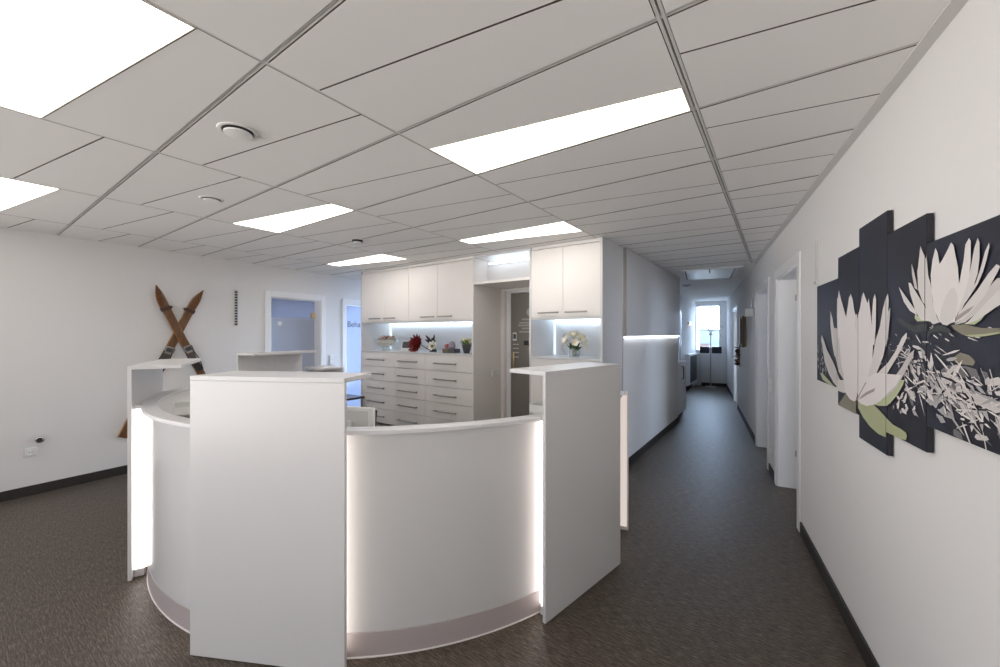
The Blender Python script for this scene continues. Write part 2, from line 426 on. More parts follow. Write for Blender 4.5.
# ---- left wall with two glazed doorways
DOORS_L = [(2.752,3.575,2.095),(4.037,4.90,2.075)]
b = MB(); wall_boxes(b, -6.4, 3.6, HC+.05, .17, [(-c*LK,-a*LK,0,z) for a,c,z in DOORS_L+[(-3.3,-.35,2.42)]])  # last hole is an added, unseen opening that lets light onto the right wall
struct(b.build('wall_left','wall',loc=(-5.81,0,0),rotz=LW_ROT), 'white wall on the left behind the skis', 'wall')
b = MB()
for a,c in ((-.2,2.67),(3.66,3.95)): b.box(-c*LK,-a*LK,.001,.012,0,.092)
struct(b.build('baseboard_left','base',None,.002,loc=(-5.81,0,0),rotz=LW_ROT), 'dark baseboard along the left wall', 'baseboard')
ll = ['bluish glass door in the left wall with a frosted lower half', 'pale blue glass door with dark lettering beside the cabinet wall']
for n,(a,c,z) in enumerate(DOORS_L):
    d = sempty('door_%d'%(n+4), lw_loc(a), LW_ROT, ll[n], 'door'); w = (c-a)*LK; cas = .07
    f = MB(); f.box(-.012,cas,.0,.014,0,z+cas); f.box(-w-cas,-w+.012,.0,.014,0,z+cas); f.box(-w+.012,-.012,.0,.014,z-.012,z+cas); f.build('casing','door',d,.003)
    f = MB(); f.box(-.025,-.0005,-.17,.0,0,z-.0005); f.box(-w+.0005,-w+.025,-.17,.0,0,z-.0005); f.box(-w+.025,-.025,-.17,.0,z-.025,z-.0005); f.build('jamb','door',d,.002)
    zs = 1.79
    x0, x1 = -w+.028, -.028
    bx('glass_clear', 'dooglass' if n==0 else 'doorblue', (x0,x1,-.150,-.140,zs,z-.03), d, .0005)
    bx('glass_frosted','dooglass_frost' if n==0 else 'doorblue', (x0,x1,-.150,-.140,.01,zs-.0003), d, .0005)
    if n==0:
        for zz in (.35,1.84):
            f = MB(); f.box(x0-.002,x0+.06,-.139,-.128,zz-.045,zz+.045); f.tube([(x0+.005,-.125,zz-.045),(x0+.005,-.125,zz+.045)],.009,10); f.build('hinge','brass',d)
        f = MB(); f.lathe([(.001,0),(.034,.001),(.034,.002)],(x1-.20,-.139,1.70),20,'y'); f.build('etched_mark','palegrey',d)
        f = MB(); f.tube([(x1-.07,-.139,1.05),(x1-.07,-.09,1.05),(x1-.18,-.09,1.05)],.009,10); f.build('handle','steel',d)
    else:
        cu = bpy.data.curves.new('lettering','FONT'); cu.body = 'Behandlung'; cu.size = .145; cu.extrude = .0006
        tmp = bpy.data.objects.new('tmp', cu); COL.objects.link(tmp)
        bpy.context.view_layer.update()
        me = bpy.data.meshes.new_from_object(tmp.evaluated_get(bpy.context.evaluated_depsgraph_get()))
        bpy.data.objects.remove(tmp)
        o = bpy.data.objects.new('lettering', me); COL.objects.link(o); me.materials.clear(); me.materials.append(M['black'])
        o.parent = d; o.location = (-.14,-.1385,1.665); o.rotation_euler = (PI/2,0,PI)
        o['label'] = 'dark lettering on the glass'
# room beyond the left wall and the end of the left passage
b = MB(); b.box(-9.6,-9.5,1.0,6.0,0,HC); b.box(-9.6,-6.25,1.0,7.2,HC,HC+.05)
struct(b.build('wall_outer','wall'), 'pale wall of the room beyond the glass doors', 'wall')

b = MB()
for y in (3.2,5.2,8.0): b.box(1.1,5.0,y,y+.1,0,HC)
b.box(.55,5.2,3.0,11.6,HC+.001,HC+.06)
struct(b.build('wall_side_rooms','wall'), 'partitions of the bright rooms behind the right wall', 'wall')

# ---- wall behind the cabinets, corridor wall on the left with its LED ledge, far walls
CF = 3.845                                 # cabinet fronts
b = MB()
b.box(-5.38,-3.09,4.455,4.575,0,HC+.03); b.box(-2.295,-1.92,4.455,4.575,0,HC+.03); b.box(-3.09,-2.295,4.455,4.575,2.17,HC+.03)
struct(b.build('wall_back','wall'), 'wall behind the white cabinets', 'wall')
b = MB(); b.box(-1.915,-1.435,4.455,7.45,0,HC+.03)
struct(b.build('wall_corridor','wall'), 'white corridor wall behind the cabinets', 'wall')
t = thing('wall_panel','white wall panel over the corridor wall with a glowing light strip under its edge','panel',(-1.435,4.475,0))
bx('panel','lacquer',(0,.03,0,2.965,1.512,HC-.004),t,.002)
bx('light_strip','led2',(.004,.022,.02,2.95,1.503,1.5115),t,0)
bx('edge_profile','steel',(0,.034,-.012,-.0005,1.512,HC-.004),t,.001)
struct(bx('baseboard_corridor','base',(-1.4345,-1.422,4.455,7.45,0,.092),None,.002),'dark baseboard of the corridor wall','baseboard')
b = MB(); b.box(-2.23,-2.06,7.3,14,0,HC+.03)
struct(b.build('wall_far_left','wall'), 'white wall on the left at the far end of the corridor','wall')
# far wall with the window, square to the right wall
FW = rw_loc(13.3)
def FP(x, y=0): return (x, y)
f0 = sempty('window_1', (FW.x,FW.y,0), RW_ROT-PI/2, 'bright white framed window at the end of the corridor', 'window')
# local x: negative = to the left as seen from the room, y: away from the viewer
WX0, WX1, WZ0, WZ1 = -.86, -.02, .97, 2.45
b = MB(); b.box(-1.05,WX0,0,.25,0,HC+.03); b.box(WX1,.12,0,.25,0,HC+.03); b.box(WX0,WX1,0,.25,0,WZ0); b.box(WX0,WX1,0,.25,WZ1,HC+.03)
struct(b.build('wall_far','wall',loc=(FW.x,FW.y,0),rotz=RW_ROT-PI/2),'end wall of the corridor around the window','wall')
b = MB()
b.box(WX0,WX0+.07,.06,.13,WZ0,WZ1); b.box(WX1-.17,WX1,.06,.13,WZ0,WZ1); b.box(WX0+.07,WX1-.17,.06,.13,WZ1-.08,WZ1); b.box(WX0+.07,WX1-.17,.06,.13,WZ0,WZ0+.09)
b.build('window_frame','door',f0,.004)
bx('pane','pane',(WX0+.07,WX1-.17,.09,.1,WZ0+.09,WZ1-.08),f0,0)
bx('transom_bar','door',(WX0+.07,WX1-.17,.085,.105,1.625,1.65),f0,.001)
f = MB(); f.tube([(WX1-.13,.06,1.55),(WX1-.13,.02,1.55),(WX1-.13,.015,1.43)],.010,10); f.build('window_handle','steel',f0)
bx('window_sill','door',(WX0-.02,WX1+.015,-.16,.06,WZ0-.035,WZ0-.001),f0,.004)
t = thing('radiator_cover','white panelled radiator cover below the far window','cover',(FW.x,FW.y,0),RW_ROT-PI/2)
bx('front','door',(-.66,-.002,-.13,-.002,.10,.930),t,.003)
bx('plinth','base',(-.66,-.002,-.125,-.002,.0,.098),t,.002)
for x in (-.44,-.22): bx('groove_strip','palegrey',(x-.004,x+.004,-.134,-.1302,.12,.915),t,0)
struct(bx('baseboard_far_left','base',(-2.059,-2.047,11.15,12.6,0,.1),None,.002),'dark baseboard at the far end of the corridor','baseboard')

# outside the window
b = MB(); b.box(-60,60,14.5,220,-6.2,-6); tag(b.build('meadow','grass'),'pale ground outside the far window','ground',None,'structure')
b = MB(); pts = []
for i in range(41):
    x = -160+i*7; h = 1.5+4.0*math.exp(-((x+45)/40)**2)+.8*math.sin(x*.07)
    pts.append((x,h))
for (xa,ha),(xb,hb) in zip(pts,pts[1:]):
    A=[b.v((xa,150,-6)),b.v((xb,150,-6)),b.v((xb,190,hb)),b.v((xa,190,ha)),b.v((xb,240,-6)),b.v((xa,240,-6))]
    b.face([A[0],A[1],A[2],A[3]]); b.face([A[3],A[2],A[4],A[5]])
tag(b.build('hill','hill',smooth=80),'hazy wooded hill seen through the far window','hill',None,'structure')
hl = ['left house seen through the far window','right house seen through the far window']
for n,(x,y,w,h) in enumerate(((-11.6,58,7,4.2),(-4.3,64,6,3.6))):
    t = thing('house', 'small pale rendered '+hl[n],'house',(x,y,-6),.2*n,'houses outside')
    bx('wall','house',(-w/2,w/2,0,6,0,h),t,0)
    f = MB(); f.prism([(-.4,h),(6.4,h),(3,h+2)],-w/2-.3,w/2+.3,Matrix(((0,0,1,0),(1,0,0,0),(0,1,0,0),(0,0,0,1)))); f.build('roof','roof',t)
    for k in (-.25,.25): bx('window','darkgrey',(w*k-.5,w*k+.5,-.05,.0,h*.45,h*.45+1.2),t,0)
# ------------------------------------------------------------------ cabinet wall
k_ = CF/3.94
CL, CR = -5.39, -1.445
LX0, LX1 = CL, -3.11             # left block
RX0, RX1 = -2.30, CR              # right block
CD = .60
def bow_handle(parent, cx, cz, L, y, name='handle', m='steel'):
    f = MB(); f.tube([(cx-L/2,y-.032,cz),(cx+L/2,y-.032,cz)], .0085, 10)
    for s in (-1,1): f.tube([(cx+s*(L/2-.025),y+.0005,cz),(cx+s*(L/2-.025),y-.032,cz)], .009, 8)
    return f.build(name, m, parent)

def upper_cabinet(x0, x1, z0, z1, seam, handles, lab, sides):
    t = thing('wall_cabinet', lab, 'cabinet', ((x0+x1)/2, CF, z0), 0, 'wall cabinets with two doors'); o = (x0+x1)/2
    f = MB(); f.box(x0-o+.001,x1-o-.001,.02,CD-.01,0,.018); f.box(x0-o+.001,x1-o-.001,.02,CD-.01,z1-z0-.035,z1-z0-.001)
    f.box(x0-o+.001,x0-o+.019,.02,CD-.01,.018,z1-z0-.035); f.box(x1-o-.019,x1-o-.001,.02,CD-.01,.018,z1-z0-.035); f.box(x0-o+.019,x1-o-.019,CD-.022,CD-.01,.018,z1-z0-.035)
    f.build('body','cab_white',t,.001)
    dx = [x0+.001, seam, x1-.001]
    for n in range(2):
        d = bx('door','cream',(dx[n]-o+.0015,dx[n+1]-o-.0015,0,.0195,.012,z1-z0-.045),t,.0015)
        bow_handle(d, handles[n]-o, .06, .25, 0)
    return t
ZU0, ZU1 = 1.712, HC-.001
upper_cabinet(LX0+.02,-4.294,ZU0,ZU1,-4.845,(-5.028,-4.688),'left wall cabinet of the long pair above the lit shelf, nearest the glass doors',1)
upper_cabinet(-4.294,LX1-.02,ZU0,ZU1,-3.727,(-3.90,-3.578),'wall cabinet above the dark red flower and the yellow potted flowers, left of the doorway',1)
upper_cabinet(RX0+.02,RX1-.022,ZU0,ZU1,-1.884,(-2.05,-1.724),'wall cabinet above the white bouquet, right of the doorway',1)

def side_panel(x0,x1,lab):
    t = bx('cabinet_side_panel','cream' if 'reveal' in lab else 'lacquer',(x0,x1,CF-.004,4.453,0,HC-.002),None,.0015)
    return tag(t,lab,'panel',None)
side_panel(LX0,LX0+.0195,'narrow white end panel at the left end of the cabinet wall')
side_panel(LX1-.0195,LX1,'tall cream side panel forming the left reveal of the doorway between the cabinets')
side_panel(RX0,RX0+.0195,'white side panel on the right of the doorway between the cabinets')
side_panel(RX1-.0215,RX1,'tall white end panel at the right end of the cabinets, by the corridor')

def niche(x0, x1, z0, z1, lab):
    o = (x0+x1)/2
    t = thing('display_niche', lab, 'niche', (o,CF,z0), 0, 'lit display niches')
    a, c = x0-o+.001, x1-o-.001
    bx('shelf','lacquer',(a,c,-.003,CD-.01,-.02,0),t,.001)
    bx('back_panel','lacquer',(a+.001,c-.001,CD-.03,CD-.012,.0005,z1-z0-.001),t,0)
    for q in (a,c-.004): bx('side_lining','lacquer',(q,q+.004,.01,CD-.031,.0005,z1-z0-.002),t,0)
    bx('light_strip','led',(a+.03,c-.03,CD-.075,CD-.055,z1-z0-.013,z1-z0-.004),t,0)
    bx('light_strip','ledsoft',(a+.006,a+.016,CD-.055,CD-.032,.01,z1-z0-.02),t,0)
    bx('front_trim','palegrey',(a,c,.0,.016,z1-z0-.012,z1-z0-.001),t,.001)
    return t
ZN = 1.282
niche(LX0+.02, LX1-.02, ZN, ZU0-.001, 'wide brightly lit open niche holding the row of small decorations')
niche(RX0+.02, RX1-.022, ZN, ZU0-.001, 'small brightly lit open niche holding the white bouquet')

# three drawer units
DX = [LX0+.02, -4.580, -3.965, LX1-.02]
dn = ['drawer unit with five long-handled drawers, leftmost under the wide niche','narrowest drawer unit, the middle one under the wide niche','drawer unit under the wide niche beside the doorway']
for n in range(3):
    x0,x1 = DX[n],DX[n+1]; o = (x0+x1)/2
    t = thing('drawer_unit', dn[n], 'drawers', (o,CF,0), 0, 'white drawer units')
    a,c = x0-o+.0005, x1-o-.0005; zt = ZN-.0205
    f = MB(); f.box(a,a+.018,.021,CD-.01,.12,zt); f.box(c-.018,c,.021,CD-.01,.12,zt); f.box(a+.018,c-.018,.021,CD-.01,.12,.138); f.box(a+.018,c-.018,.021,CD-.01,zt-.018,zt); f.box(a+.018,c-.018,CD-.03,CD-.01,.138,zt-.018)
    f.build('body','cab_white',t,.001)
    bx('plinth','darkgrey',(a,c,.05,.066,0,.119),t,.001)
    for r_ in range(5):
        z1 = zt-.004-.2115*r_; z0 = z1-.207
        d = MB(); d.box(a+.001,c-.001,0,.0205,z0,z1); d.box(a+.03,c-.03,.0205,.45,z0+.03,z1-.03)
        d = d.build('drawer','cream',t,.0015)
        bow_handle(d, (a+c)/2-.03, (z0+z1)/2-.005, .40, 0)

# base cabinet on the right
x0,x1 = RX0+.02, RX1-.022; o=(x0+x1)/2
t = thing('base_cabinet','white base cabinet under the niche with the white bouquet','cabinet',(o,CF,0))
a,c = x0-o+.0005,x1-o-.0005; zt = ZN-.0205
f = MB(); f.box(a,a+.018,.021,CD-.01,.12,zt); f.box(c-.018,c,.021,CD-.01,.12,zt); f.box(a+.018,c-.018,.021,CD-.01,.12,.138); f.box(a+.018,c-.018,.021,CD-.01,zt-.018,zt); f.box(a+.018,c-.018,CD-.03,CD-.01,.138,zt-.018)
f.build('body','cab_white',t,.001); bx('plinth','darkgrey',(a,c,.05,.066,0,.119),t,.001)
for n in range(2):
    d = bx('door','cream',((a,0)[n]+.001,(0,c)[n]-.001,0,.0205,.125,zt-.004),t,.0015); bow_handle(d,(-.12,.12)[n],zt-.12,.16,0)

# light box over the doorway
o = (LX1+RX0)/2; w = (RX0-LX1)/2-.0008
t = thing('light_niche','glowing open light box above the doorway between the cabinets','niche',(o,CF,2.155))
bx('header_board','cream',(-w,w,0,CD+.007,0,.035),t,.0015)
bx('top_board','lacquer',(-w,w,0,CD-.01,.335,HC-2.155-.002),t,.0015)
bx('back_panel','lacquer',(-w,w,.30,.315,.0355,.3345),t,0)
f = MB(); f.tube([(-w+.05,.255,.29),(w-.02,.255,.29)],.011,10); f.build('light_tube','tube',t)
bx('tube_holder','palegrey',(-w+.04,w-.01,.271,.2995,.28,.30),t,.001)
# door in the passage between the cabinets
d = sempty('door_6',(LX1,4.458,0),0,'dark glass door with white stickers between the cabinets','door'); w = RX0-LX1
f = MB(); f.box(.002,.060,-.02,.11,0,2.152); f.box(w-.06,w-.007,-.02,.11,0,2.152); f.box(.060,w-.06,-.02,.11,2.125,2.152); f.build('frame','cream',d,.002)
f = MB(); f.box(.0602,.125,.03,.075,0,2.1248); f.box(w-.12,w-.0602,.03,.075,0,2.1248); f.box(.125,w-.12,.03,.075,2.095,2.1248); f.build('casing','door',d,.002)
lf = bx('glass_leaf','tinted',(.127,w-.122,.045,.055,.01,2.093),d,.0005)
q = MB()
for z,xa,xb in ((1.735,.30,.42),(1.69,.26,.47),(1.655,.24,.45),(1.615,.30,.47),(1.57,.26,.45)): q.box(xa,xb,.0425,.0445,z-.011,z+.011)
q.build('white_sticker','sticker',d,.0)
q = MB(); q.lathe([(.035,0),(.05,0),(.05,.001),(.035,.001)],(.42,.0435,1.83),24,'y'); q.build('ring_sticker','sticker',d)
q = MB(); q.use('palegrey').box(.155,.215,.0425,.0445,1.45,1.56); q.use('darkgrey').box(.163,.207,.041,.0424,1.475,1.54); q.build('notice','palegrey' if 0 else None,d)
q = MB()
for z in (1.40,1.345,1.29,1.23): q.box(.155,.25,.0425,.0445,z-.006,z+.006)
q.build('lettering','grey',d)
q = MB(); q.use('black').box(.33,.41,.0405,.0445,1.39,1.45); q.use('paper').box(.415,.47,.0405,.0445,1.40,1.50); q.use('red2').box(.415,.47,.0405,.0445,1.35,1.399); q.build('door_plate',None,d)
q = MB(); q.tube([(.20,.044,1.28),(.20,.0,1.28),(.20,-.005,1.26),(.20,-.005,1.12),(.20,.0,1.10),(.20,.044,1.10)],.010,8); q.build('door_handle','brass',d)
# room behind that glass door: dim store
b = MB(); b.box(-4.2,-1.95,7.0,7.1,0,HC); b.box(-4.3,-4.2,4.58,7.1,0,HC); b.box(-4.3,-1.92,4.58,7.1,HC+.03,HC+.08)
struct(b.build('wall_store','doorgrey'),'dim room behind the dark glass door','wall')
t = thing('light_switch','white double light switch on the left reveal of the passage','switch',(LX1+.0005,4.30,1.01))
bx('plate','palegrey',(0,.010,-.075,.075,-.04,.04),t,.003)
for s in (-1,1): bx('rocker','door',(.0102,.016,s*.036-.028,s*.036+.028,-.028,.028),t,.002)

# ------------------------------------------------------------------ reception counter
CC = Vector((-2.835,2.591,0)); RB = 1.876; A0, A1 = -189, 15.9
ct = thing('reception_counter','round white reception counter with lit joints, curved body and flat worktop','counter',CC)
def arcobj(name,m,args,par,bev=0.,sm=35):
    f = MB(); f.arc(*args); return f.build(name,m,par,bev,sm)
SCR = [-10.5,-62.75,-115.2,-167.9]
edges = [A0+.7,-167.9,-115.2,-62.75,-10.5,A1-.7]
for n in range(5):
    a,c = edges[n]+.06, edges[n+1]-.06
    arcobj('curved_front','bodyglass',(RB-.02,RB,.120,1.066,a,c,40),ct,.0012)
    kp = arcobj('kick_panel','kick',(RB-.016,RB+.002,.006,.1195,a,c,40),ct,.001)
    arcobj('bottom_edge','kickedge',(RB-.016,RB+.006,.0005,.0058,a,c,40),ct,0)
arcobj('worktop','lacquer',(1.828,1.910,1.0665,1.088,A0+.55,A1-.55,150),ct,.003)
arcobj('desk_surface','lacquer',(1.08,1.849,.715,.74,-172,A1-4,110),ct,.003)
arcobj('inner_lining','cab_white',(1.8495,1.8558,.741,1.066,A0+1,A1-1,110),ct,0)
for a in (-168,-139,-89,-38,4):
    T = Matrix.Rotation(R(a),4,'Z'); f = MB(); f.box(1.15,1.84,-.011,.011,0,.7145,T); f.build('desk_support','cab_white',ct,.001)
arcobj('end_shelf','lacquer',(1.55,1.93,1.113,1.135,A0+.4,A0+9,12),ct,.002)
for a in (A0,A1):
    T = Matrix.Rotation(R(a),4,'Z'); f = MB(); f.box(1.50,1.945,-.0105,.0105,0,1.088 if a > 0 else 1.135,T); f.build('end_panel','lacquer',ct,.002)
    s = -1 if a > 0 else 1
    T = Matrix.Rotation(R(a+s*1.6),4,'Z'); f = MB(); f.box(RB+.003,1.934,-.006,.006,.05,1.0655,T); f.build('light_strip','glow2',ct)

sl = ['tall white screen panel with top shelf, right of the front one, facing the corridor',
      'broad white screen panel with top shelf at the very front of the counter',
      'white screen panel with top shelf on the left of the counter, seen almost edge on',
      'white screen panel with top shelf at the back left of the counter, seen from inside']
SW, ZS = .395, 1.340
for ang,lab in zip(SCR,sl):
    DS = 1.931
    c_, s_ = math.cos(R(ang)), math.sin(R(ang))
    t = thing('counter_screen', lab, 'screen', CC+Vector((DS*c_,DS*s_,0)), R(ang)+PI/2, 'counter screens')
    bx('panel','lacquer',(-SW,SW,0,.0195,.004,ZS-.0225),t,.0015)
    bx('top_shelf','lacquer',(-SW,SW,0,.265,ZS-.022,ZS),t,.0015)
    f = MB(); xs = [-.36+.72*i/16 for i in range(17)]
    f.prism([(-.36,.0197),(.36,.0197)]+[(x,DS-math.sqrt(1.9105**2-x*x)-.0005) for x in xs[::-1]],1.0665,1.088); f.build('worktop_infill','lacquer',t)
    for s in (-1,1):
        x = s*.335; yb = DS-math.sqrt((RB+.003)**2-x*x)
        bx('light_strip','glow',(x-.006,x+.006,.020,yb-.0,.05,1.0655),t,0)
        bx('strip_foot','lacquer',(x-.02,x+.02,.020,yb-.012,.004,.0495),t,.001)

# things inside the counter
def on_ring(r, ang, z=0.): return CC+Vector((r*math.cos(R(ang)),r*math.sin(R(ang)),z))
def letter_tray(loc, rz, lab, n):
    t = thing('letter_tray', lab, 'letter tray', loc, rz, 'letter trays on the counter desk')
    for k in range(n):
        z = .085*k
        f = MB(); f.box(-.125,.125,-.17,.17,z,z+.005); f.box(-.125,-.121,-.17,.17,z+.005,z+.055); f.box(.121,.125,-.17,.17,z+.005,z+.055); f.box(-.121,.121,.166,.17,z+.005,z+.055)
        tr = f.build('tray','palegrey',t,.0008)
        if k:
            for sx in (-1,1):
                for sy in (-1,1): bx('spacer','grey',(sx*.118-.004,sx*.118+.004,sy*.155-.006,sy*.155+.006,z-.030,z-.0002),tr,0)
    return t
letter_tray(on_ring(1.58,-109,.7405),R(-108)+PI/2,'stack of white letter trays behind the left part of the ring worktop',4)
letter_tray(on_ring(1.60,-4.,.7405),R(-9)+PI/2,'white letter tray stack just showing left of the right screen panel',4)
t = thing('computer_monitor','pale grey monitor seen from behind over the ring worktop, right of the front screen','monitor',on_ring(1.46,-61.0,.7405),R(-60)+PI/2-R(9))
f = MB(); f.box(-.09,.09,-.02,.13,0,.014); f.build('foot','grey',t,.004)
f = MB(); f.box(-.025,.025,.045,.075,.0145,.12); f.build('stand','grey',t,.004)
MT = Matrix.Translation((0,.04,.085)) @ Matrix.Rotation(R(-8),4,'X')
f = MB()
P0 = [(-.235,0,0),(.25,0,0),(.225,0,.285),(-.22,0,.285)]
A = [f.v(MT@Vector((x,.0,z))) for x,y,z in P0]; Bv = [f.v(MT@Vector((x,.03,z))) for x,y,z in P0]
f.face(A); f.face(Bv[::-1])
for n in range(4): f.face([A[n],A[(n+1)%4],Bv[(n+1)%4],Bv[n]])
sh_ = f.build('shell','palegrey',t,.006)
f = MB(); f.prism([(-.205,.02),(.21,.02),(.195,.262),(-.20,.262)],.0005,.004,MT@Matrix.Rotation(PI/2,4,'X')); f.build('back_cover','grey',t,.001)
f = MB(); f.prism([(-.20,.0),(.11,.0),(.10,.205),(-.19,.205)],.0045,.03,MT@Matrix.Rotation(PI/2,4,'X')); f.build('back_housing','palegrey',t,.006)
f = MB(); f.box(-.22,.235,.0302,.032,.015,.27,MT); f.build('screen','black',t)

t = thing('side_table','small dark topped table with steel legs at the left end of the cabinets','table',(-5.53,3.58,0),R(3))
bx('tabletop','tabletop',(-.28,.28,-.22,.22,.545,.575),t,.003)
for sx in (-1,1):
    for sy in (-1,1):
        f = MB(); f.tube([(sx*.25,sy*.19,0),(sx*.25,sy*.19,.5448)],.014,10); f.build('leg','steel',t)

# ------------------------------------------------------------------ skis on the left wall
def ski(base, tip, off, lab, flip):
    (Y0_,z0_),(Y1_,z1_) = base, tip
    L = math.hypot((Y1_-Y0_),z1_-z0_)
    t = thing('wooden_ski', lab, 'ski', lw_loc(Y0_,off)+Vector((0,0,z0_)), LW_ROT, 'crossed wooden skis')
    # local frame: u along the ski, v across (in the wall plane), y out of the wall
    u = Vector((-(Y1_-Y0_),0,z1_-z0_)).normalized(); v = Vector((u.z,0,-u.x)); yv = Vector((0,1,0))
    T = Matrix(((v.x,yv.x,u.x,0),(v.y,yv.y,u.y,0),(v.z,yv.z,u.z,0),(0,0,0,1)))    # x across, y out, z along
    W = lambda q: (.043 if q < .78 else .043+.004*math.sin((q-.78)/.12*PI/2) if q < .90 else .047*max(0.04,(1-((q-.90)/.10)**1.8)))
    def bend(q): return .0 if q < .84 else .085*((q-.84)/.16)**2
    f = MB(); n = 44; ra = []; tk = .020
    for i in range(n+1):
        q = i/n; w = W(q); y = bend(q); th_ = tk*(1 if q < .85 else 1-.45*(q-.85)/.15)
        ra.append([f.v(T@Vector(p)) for p in ((-w,y,q*L),(w,y,q*L),(w,y+th_*.75,q*L),(w*.86,y+th_,q*L),(-w*.86,y+th_,q*L),(-w,y+th_*.75,q*L))])
    for a,c in zip(ra,ra[1:]):
        for j in range(6):
            f.use('woodedge' if j in (2,4,1,5) else 'wood'); f.face([a[j],a[(j+1)%6],c[(j+1)%6],c[j]])
    f.use('wood'); f.face(ra[0][::-1]); f.face(ra[-1]); f.build('board',None,t)
    # worn leather band under the tip, toe iron and heel plate
    q0 = .845; f = MB()
    f.box(-.051,.051,-.002+bend(q0)*.2,tk+.010,q0*L-.02,q0*L+.02,T); f.ball(tuple(T@Vector((.055*flip,tk*.6,q0*L+.0))),.016,10); f.build('tip_band','leather',t,.001)
    f = MB(); f.box(-.035,.035,tk+.0003,tk+.004,.535*L,.585*L,T); f.box(-.044,-.039,tk-.02,tk+.035,.55*L,.58*L,T); f.box(.039,.044,tk-.02,tk+.035,.55*L,.58*L,T); f.build('toe_iron','steel',t,.001)
    f = MB(); f.box(-.030,.030,tk+.0045,tk+.009,.55*L,.575*L,T); f.box(-.030,.030,tk+.0003,tk+.006,.47*L,.525*L,T); f.build('foot_plate','darkgrey',t,.001)
    f = MB(); f.box(-.036,.036,tk+.0003,tk+.012,.405*L,.455*L,T); f.tube([T@Vector((-.04,tk+.004,.55*L)),T@Vector((-.052,tk+.01,.47*L)),T@Vector((-.03,tk+.03,.405*L)),T@Vector((.03,tk+.03,.405*L)),T@Vector((.052,tk+.01,.47*L)),T@Vector((.04,tk+.004,.55*L))],.006,8); f.build('heel_strap','black',t,.001)
    return t
ski((1.160,.405),(1.895,2.085),.006,'old brown wooden ski with its tip at the upper right, rear of the crossed pair',1)
ski((2.175,.405),(1.415,2.10),.034,'old brown wooden ski crossing in front, with its tip at the upper left',-1)

# perforated strip, sockets and switches
t = thing('wall_strip','slim vertical grey strip with a column of dark square slots on the left wall','strip',lw_loc(2.305,.001)+Vector((0,0,1.648)),LW_ROT)
bx('rail','grey',(-.022,.022,0,.012,0,.485),t,.002)
for k in range(13): bx('slot','black',(-.016,.016,.0122,.0145,.012+k*.036,.034+k*.036),t,.0005)
def socket(loc, rz, lab, n, grp=None):
    t = thing('power_socket', lab, 'socket', loc, rz, grp)
    w = .041*n
    bx('plate','palegrey',(-w,w,0,.010,-.041,.041),t,.003)
    for k in range(n):
        x = -w+.041+.082*k
        f = MB(); f.lathe([(.021,.0101),(.027,.0101),(.027,.0145),(.021,.0145),(.020,.0112)],(x,0,0),28,'y'); ins = f.build('insert','door',t)
        f = MB()
        for s in (-1,1): f.lathe([(.0035,.0112),(.0035,.0125)],(x+s*.0095,0,0),10,'y')
        f.build('contact_hole','black',ins)
    return t
socket(lw_loc(.507,.001)+Vector((0,0,.412)),LW_ROT,'cream power socket low on the left wall',1)
t = thing('wall_spotlight','small round chrome wall fitting just above the socket on the left wall','fitting',lw_loc(.555,.001)+Vector((0,0,.53)),LW_ROT)
f = MB(); f.lathe([(.012,0),(.012,.055)],(0,0,0),16,'y'); f.build('stem','chrome',t)
f = MB(); f.lathe([(.014,.0555),(.030,.058),(.034,.066),(.030,.080),(.012,.084)],(0,0,0),24,'y'); f.build('head','chrome',t)
f = MB(); f.lathe([(.020,.0842),(.020,.087)],(.004,0,0),20,'y'); f.build('lens','black',t)
t = thing('light_switch','small white switch on the left wall right of the glass door','switch',lw_loc(3.755,.001)+Vector((0,0,1.11)),LW_ROT)
bx('plate','palegrey',(-.04,.04,0,.010,-.08,.08),t,.003)
for s in (-1,1): bx('rocker','door',(-.028,.028,.0102,.016,s*.038-.028,s*.038+.028),t,.002)
for zz,nm,lab in ((.985,'light_switch','white switch on the corridor wall between the two near doorways'),(.26,'power_socket','white socket low on the corridor wall between the two near doorways')):
    if nm == 'power_socket': socket(rw_loc(5.22,.001)+Vector((0,0,zz)),RW_ROT,lab,1)
    else:
        t = thing(nm,lab,'switch',rw_loc(5.22,.001)+Vector((0,0,zz)),RW_ROT)
        bx('plate','palegrey',(-.04,.04,0,.010,-.08,.08),t,.003)
        for s in (-1,1): bx('rocker','door',(-.028,.028,.0102,.016,s*.038-.028,s*.038+.028),t,.002)
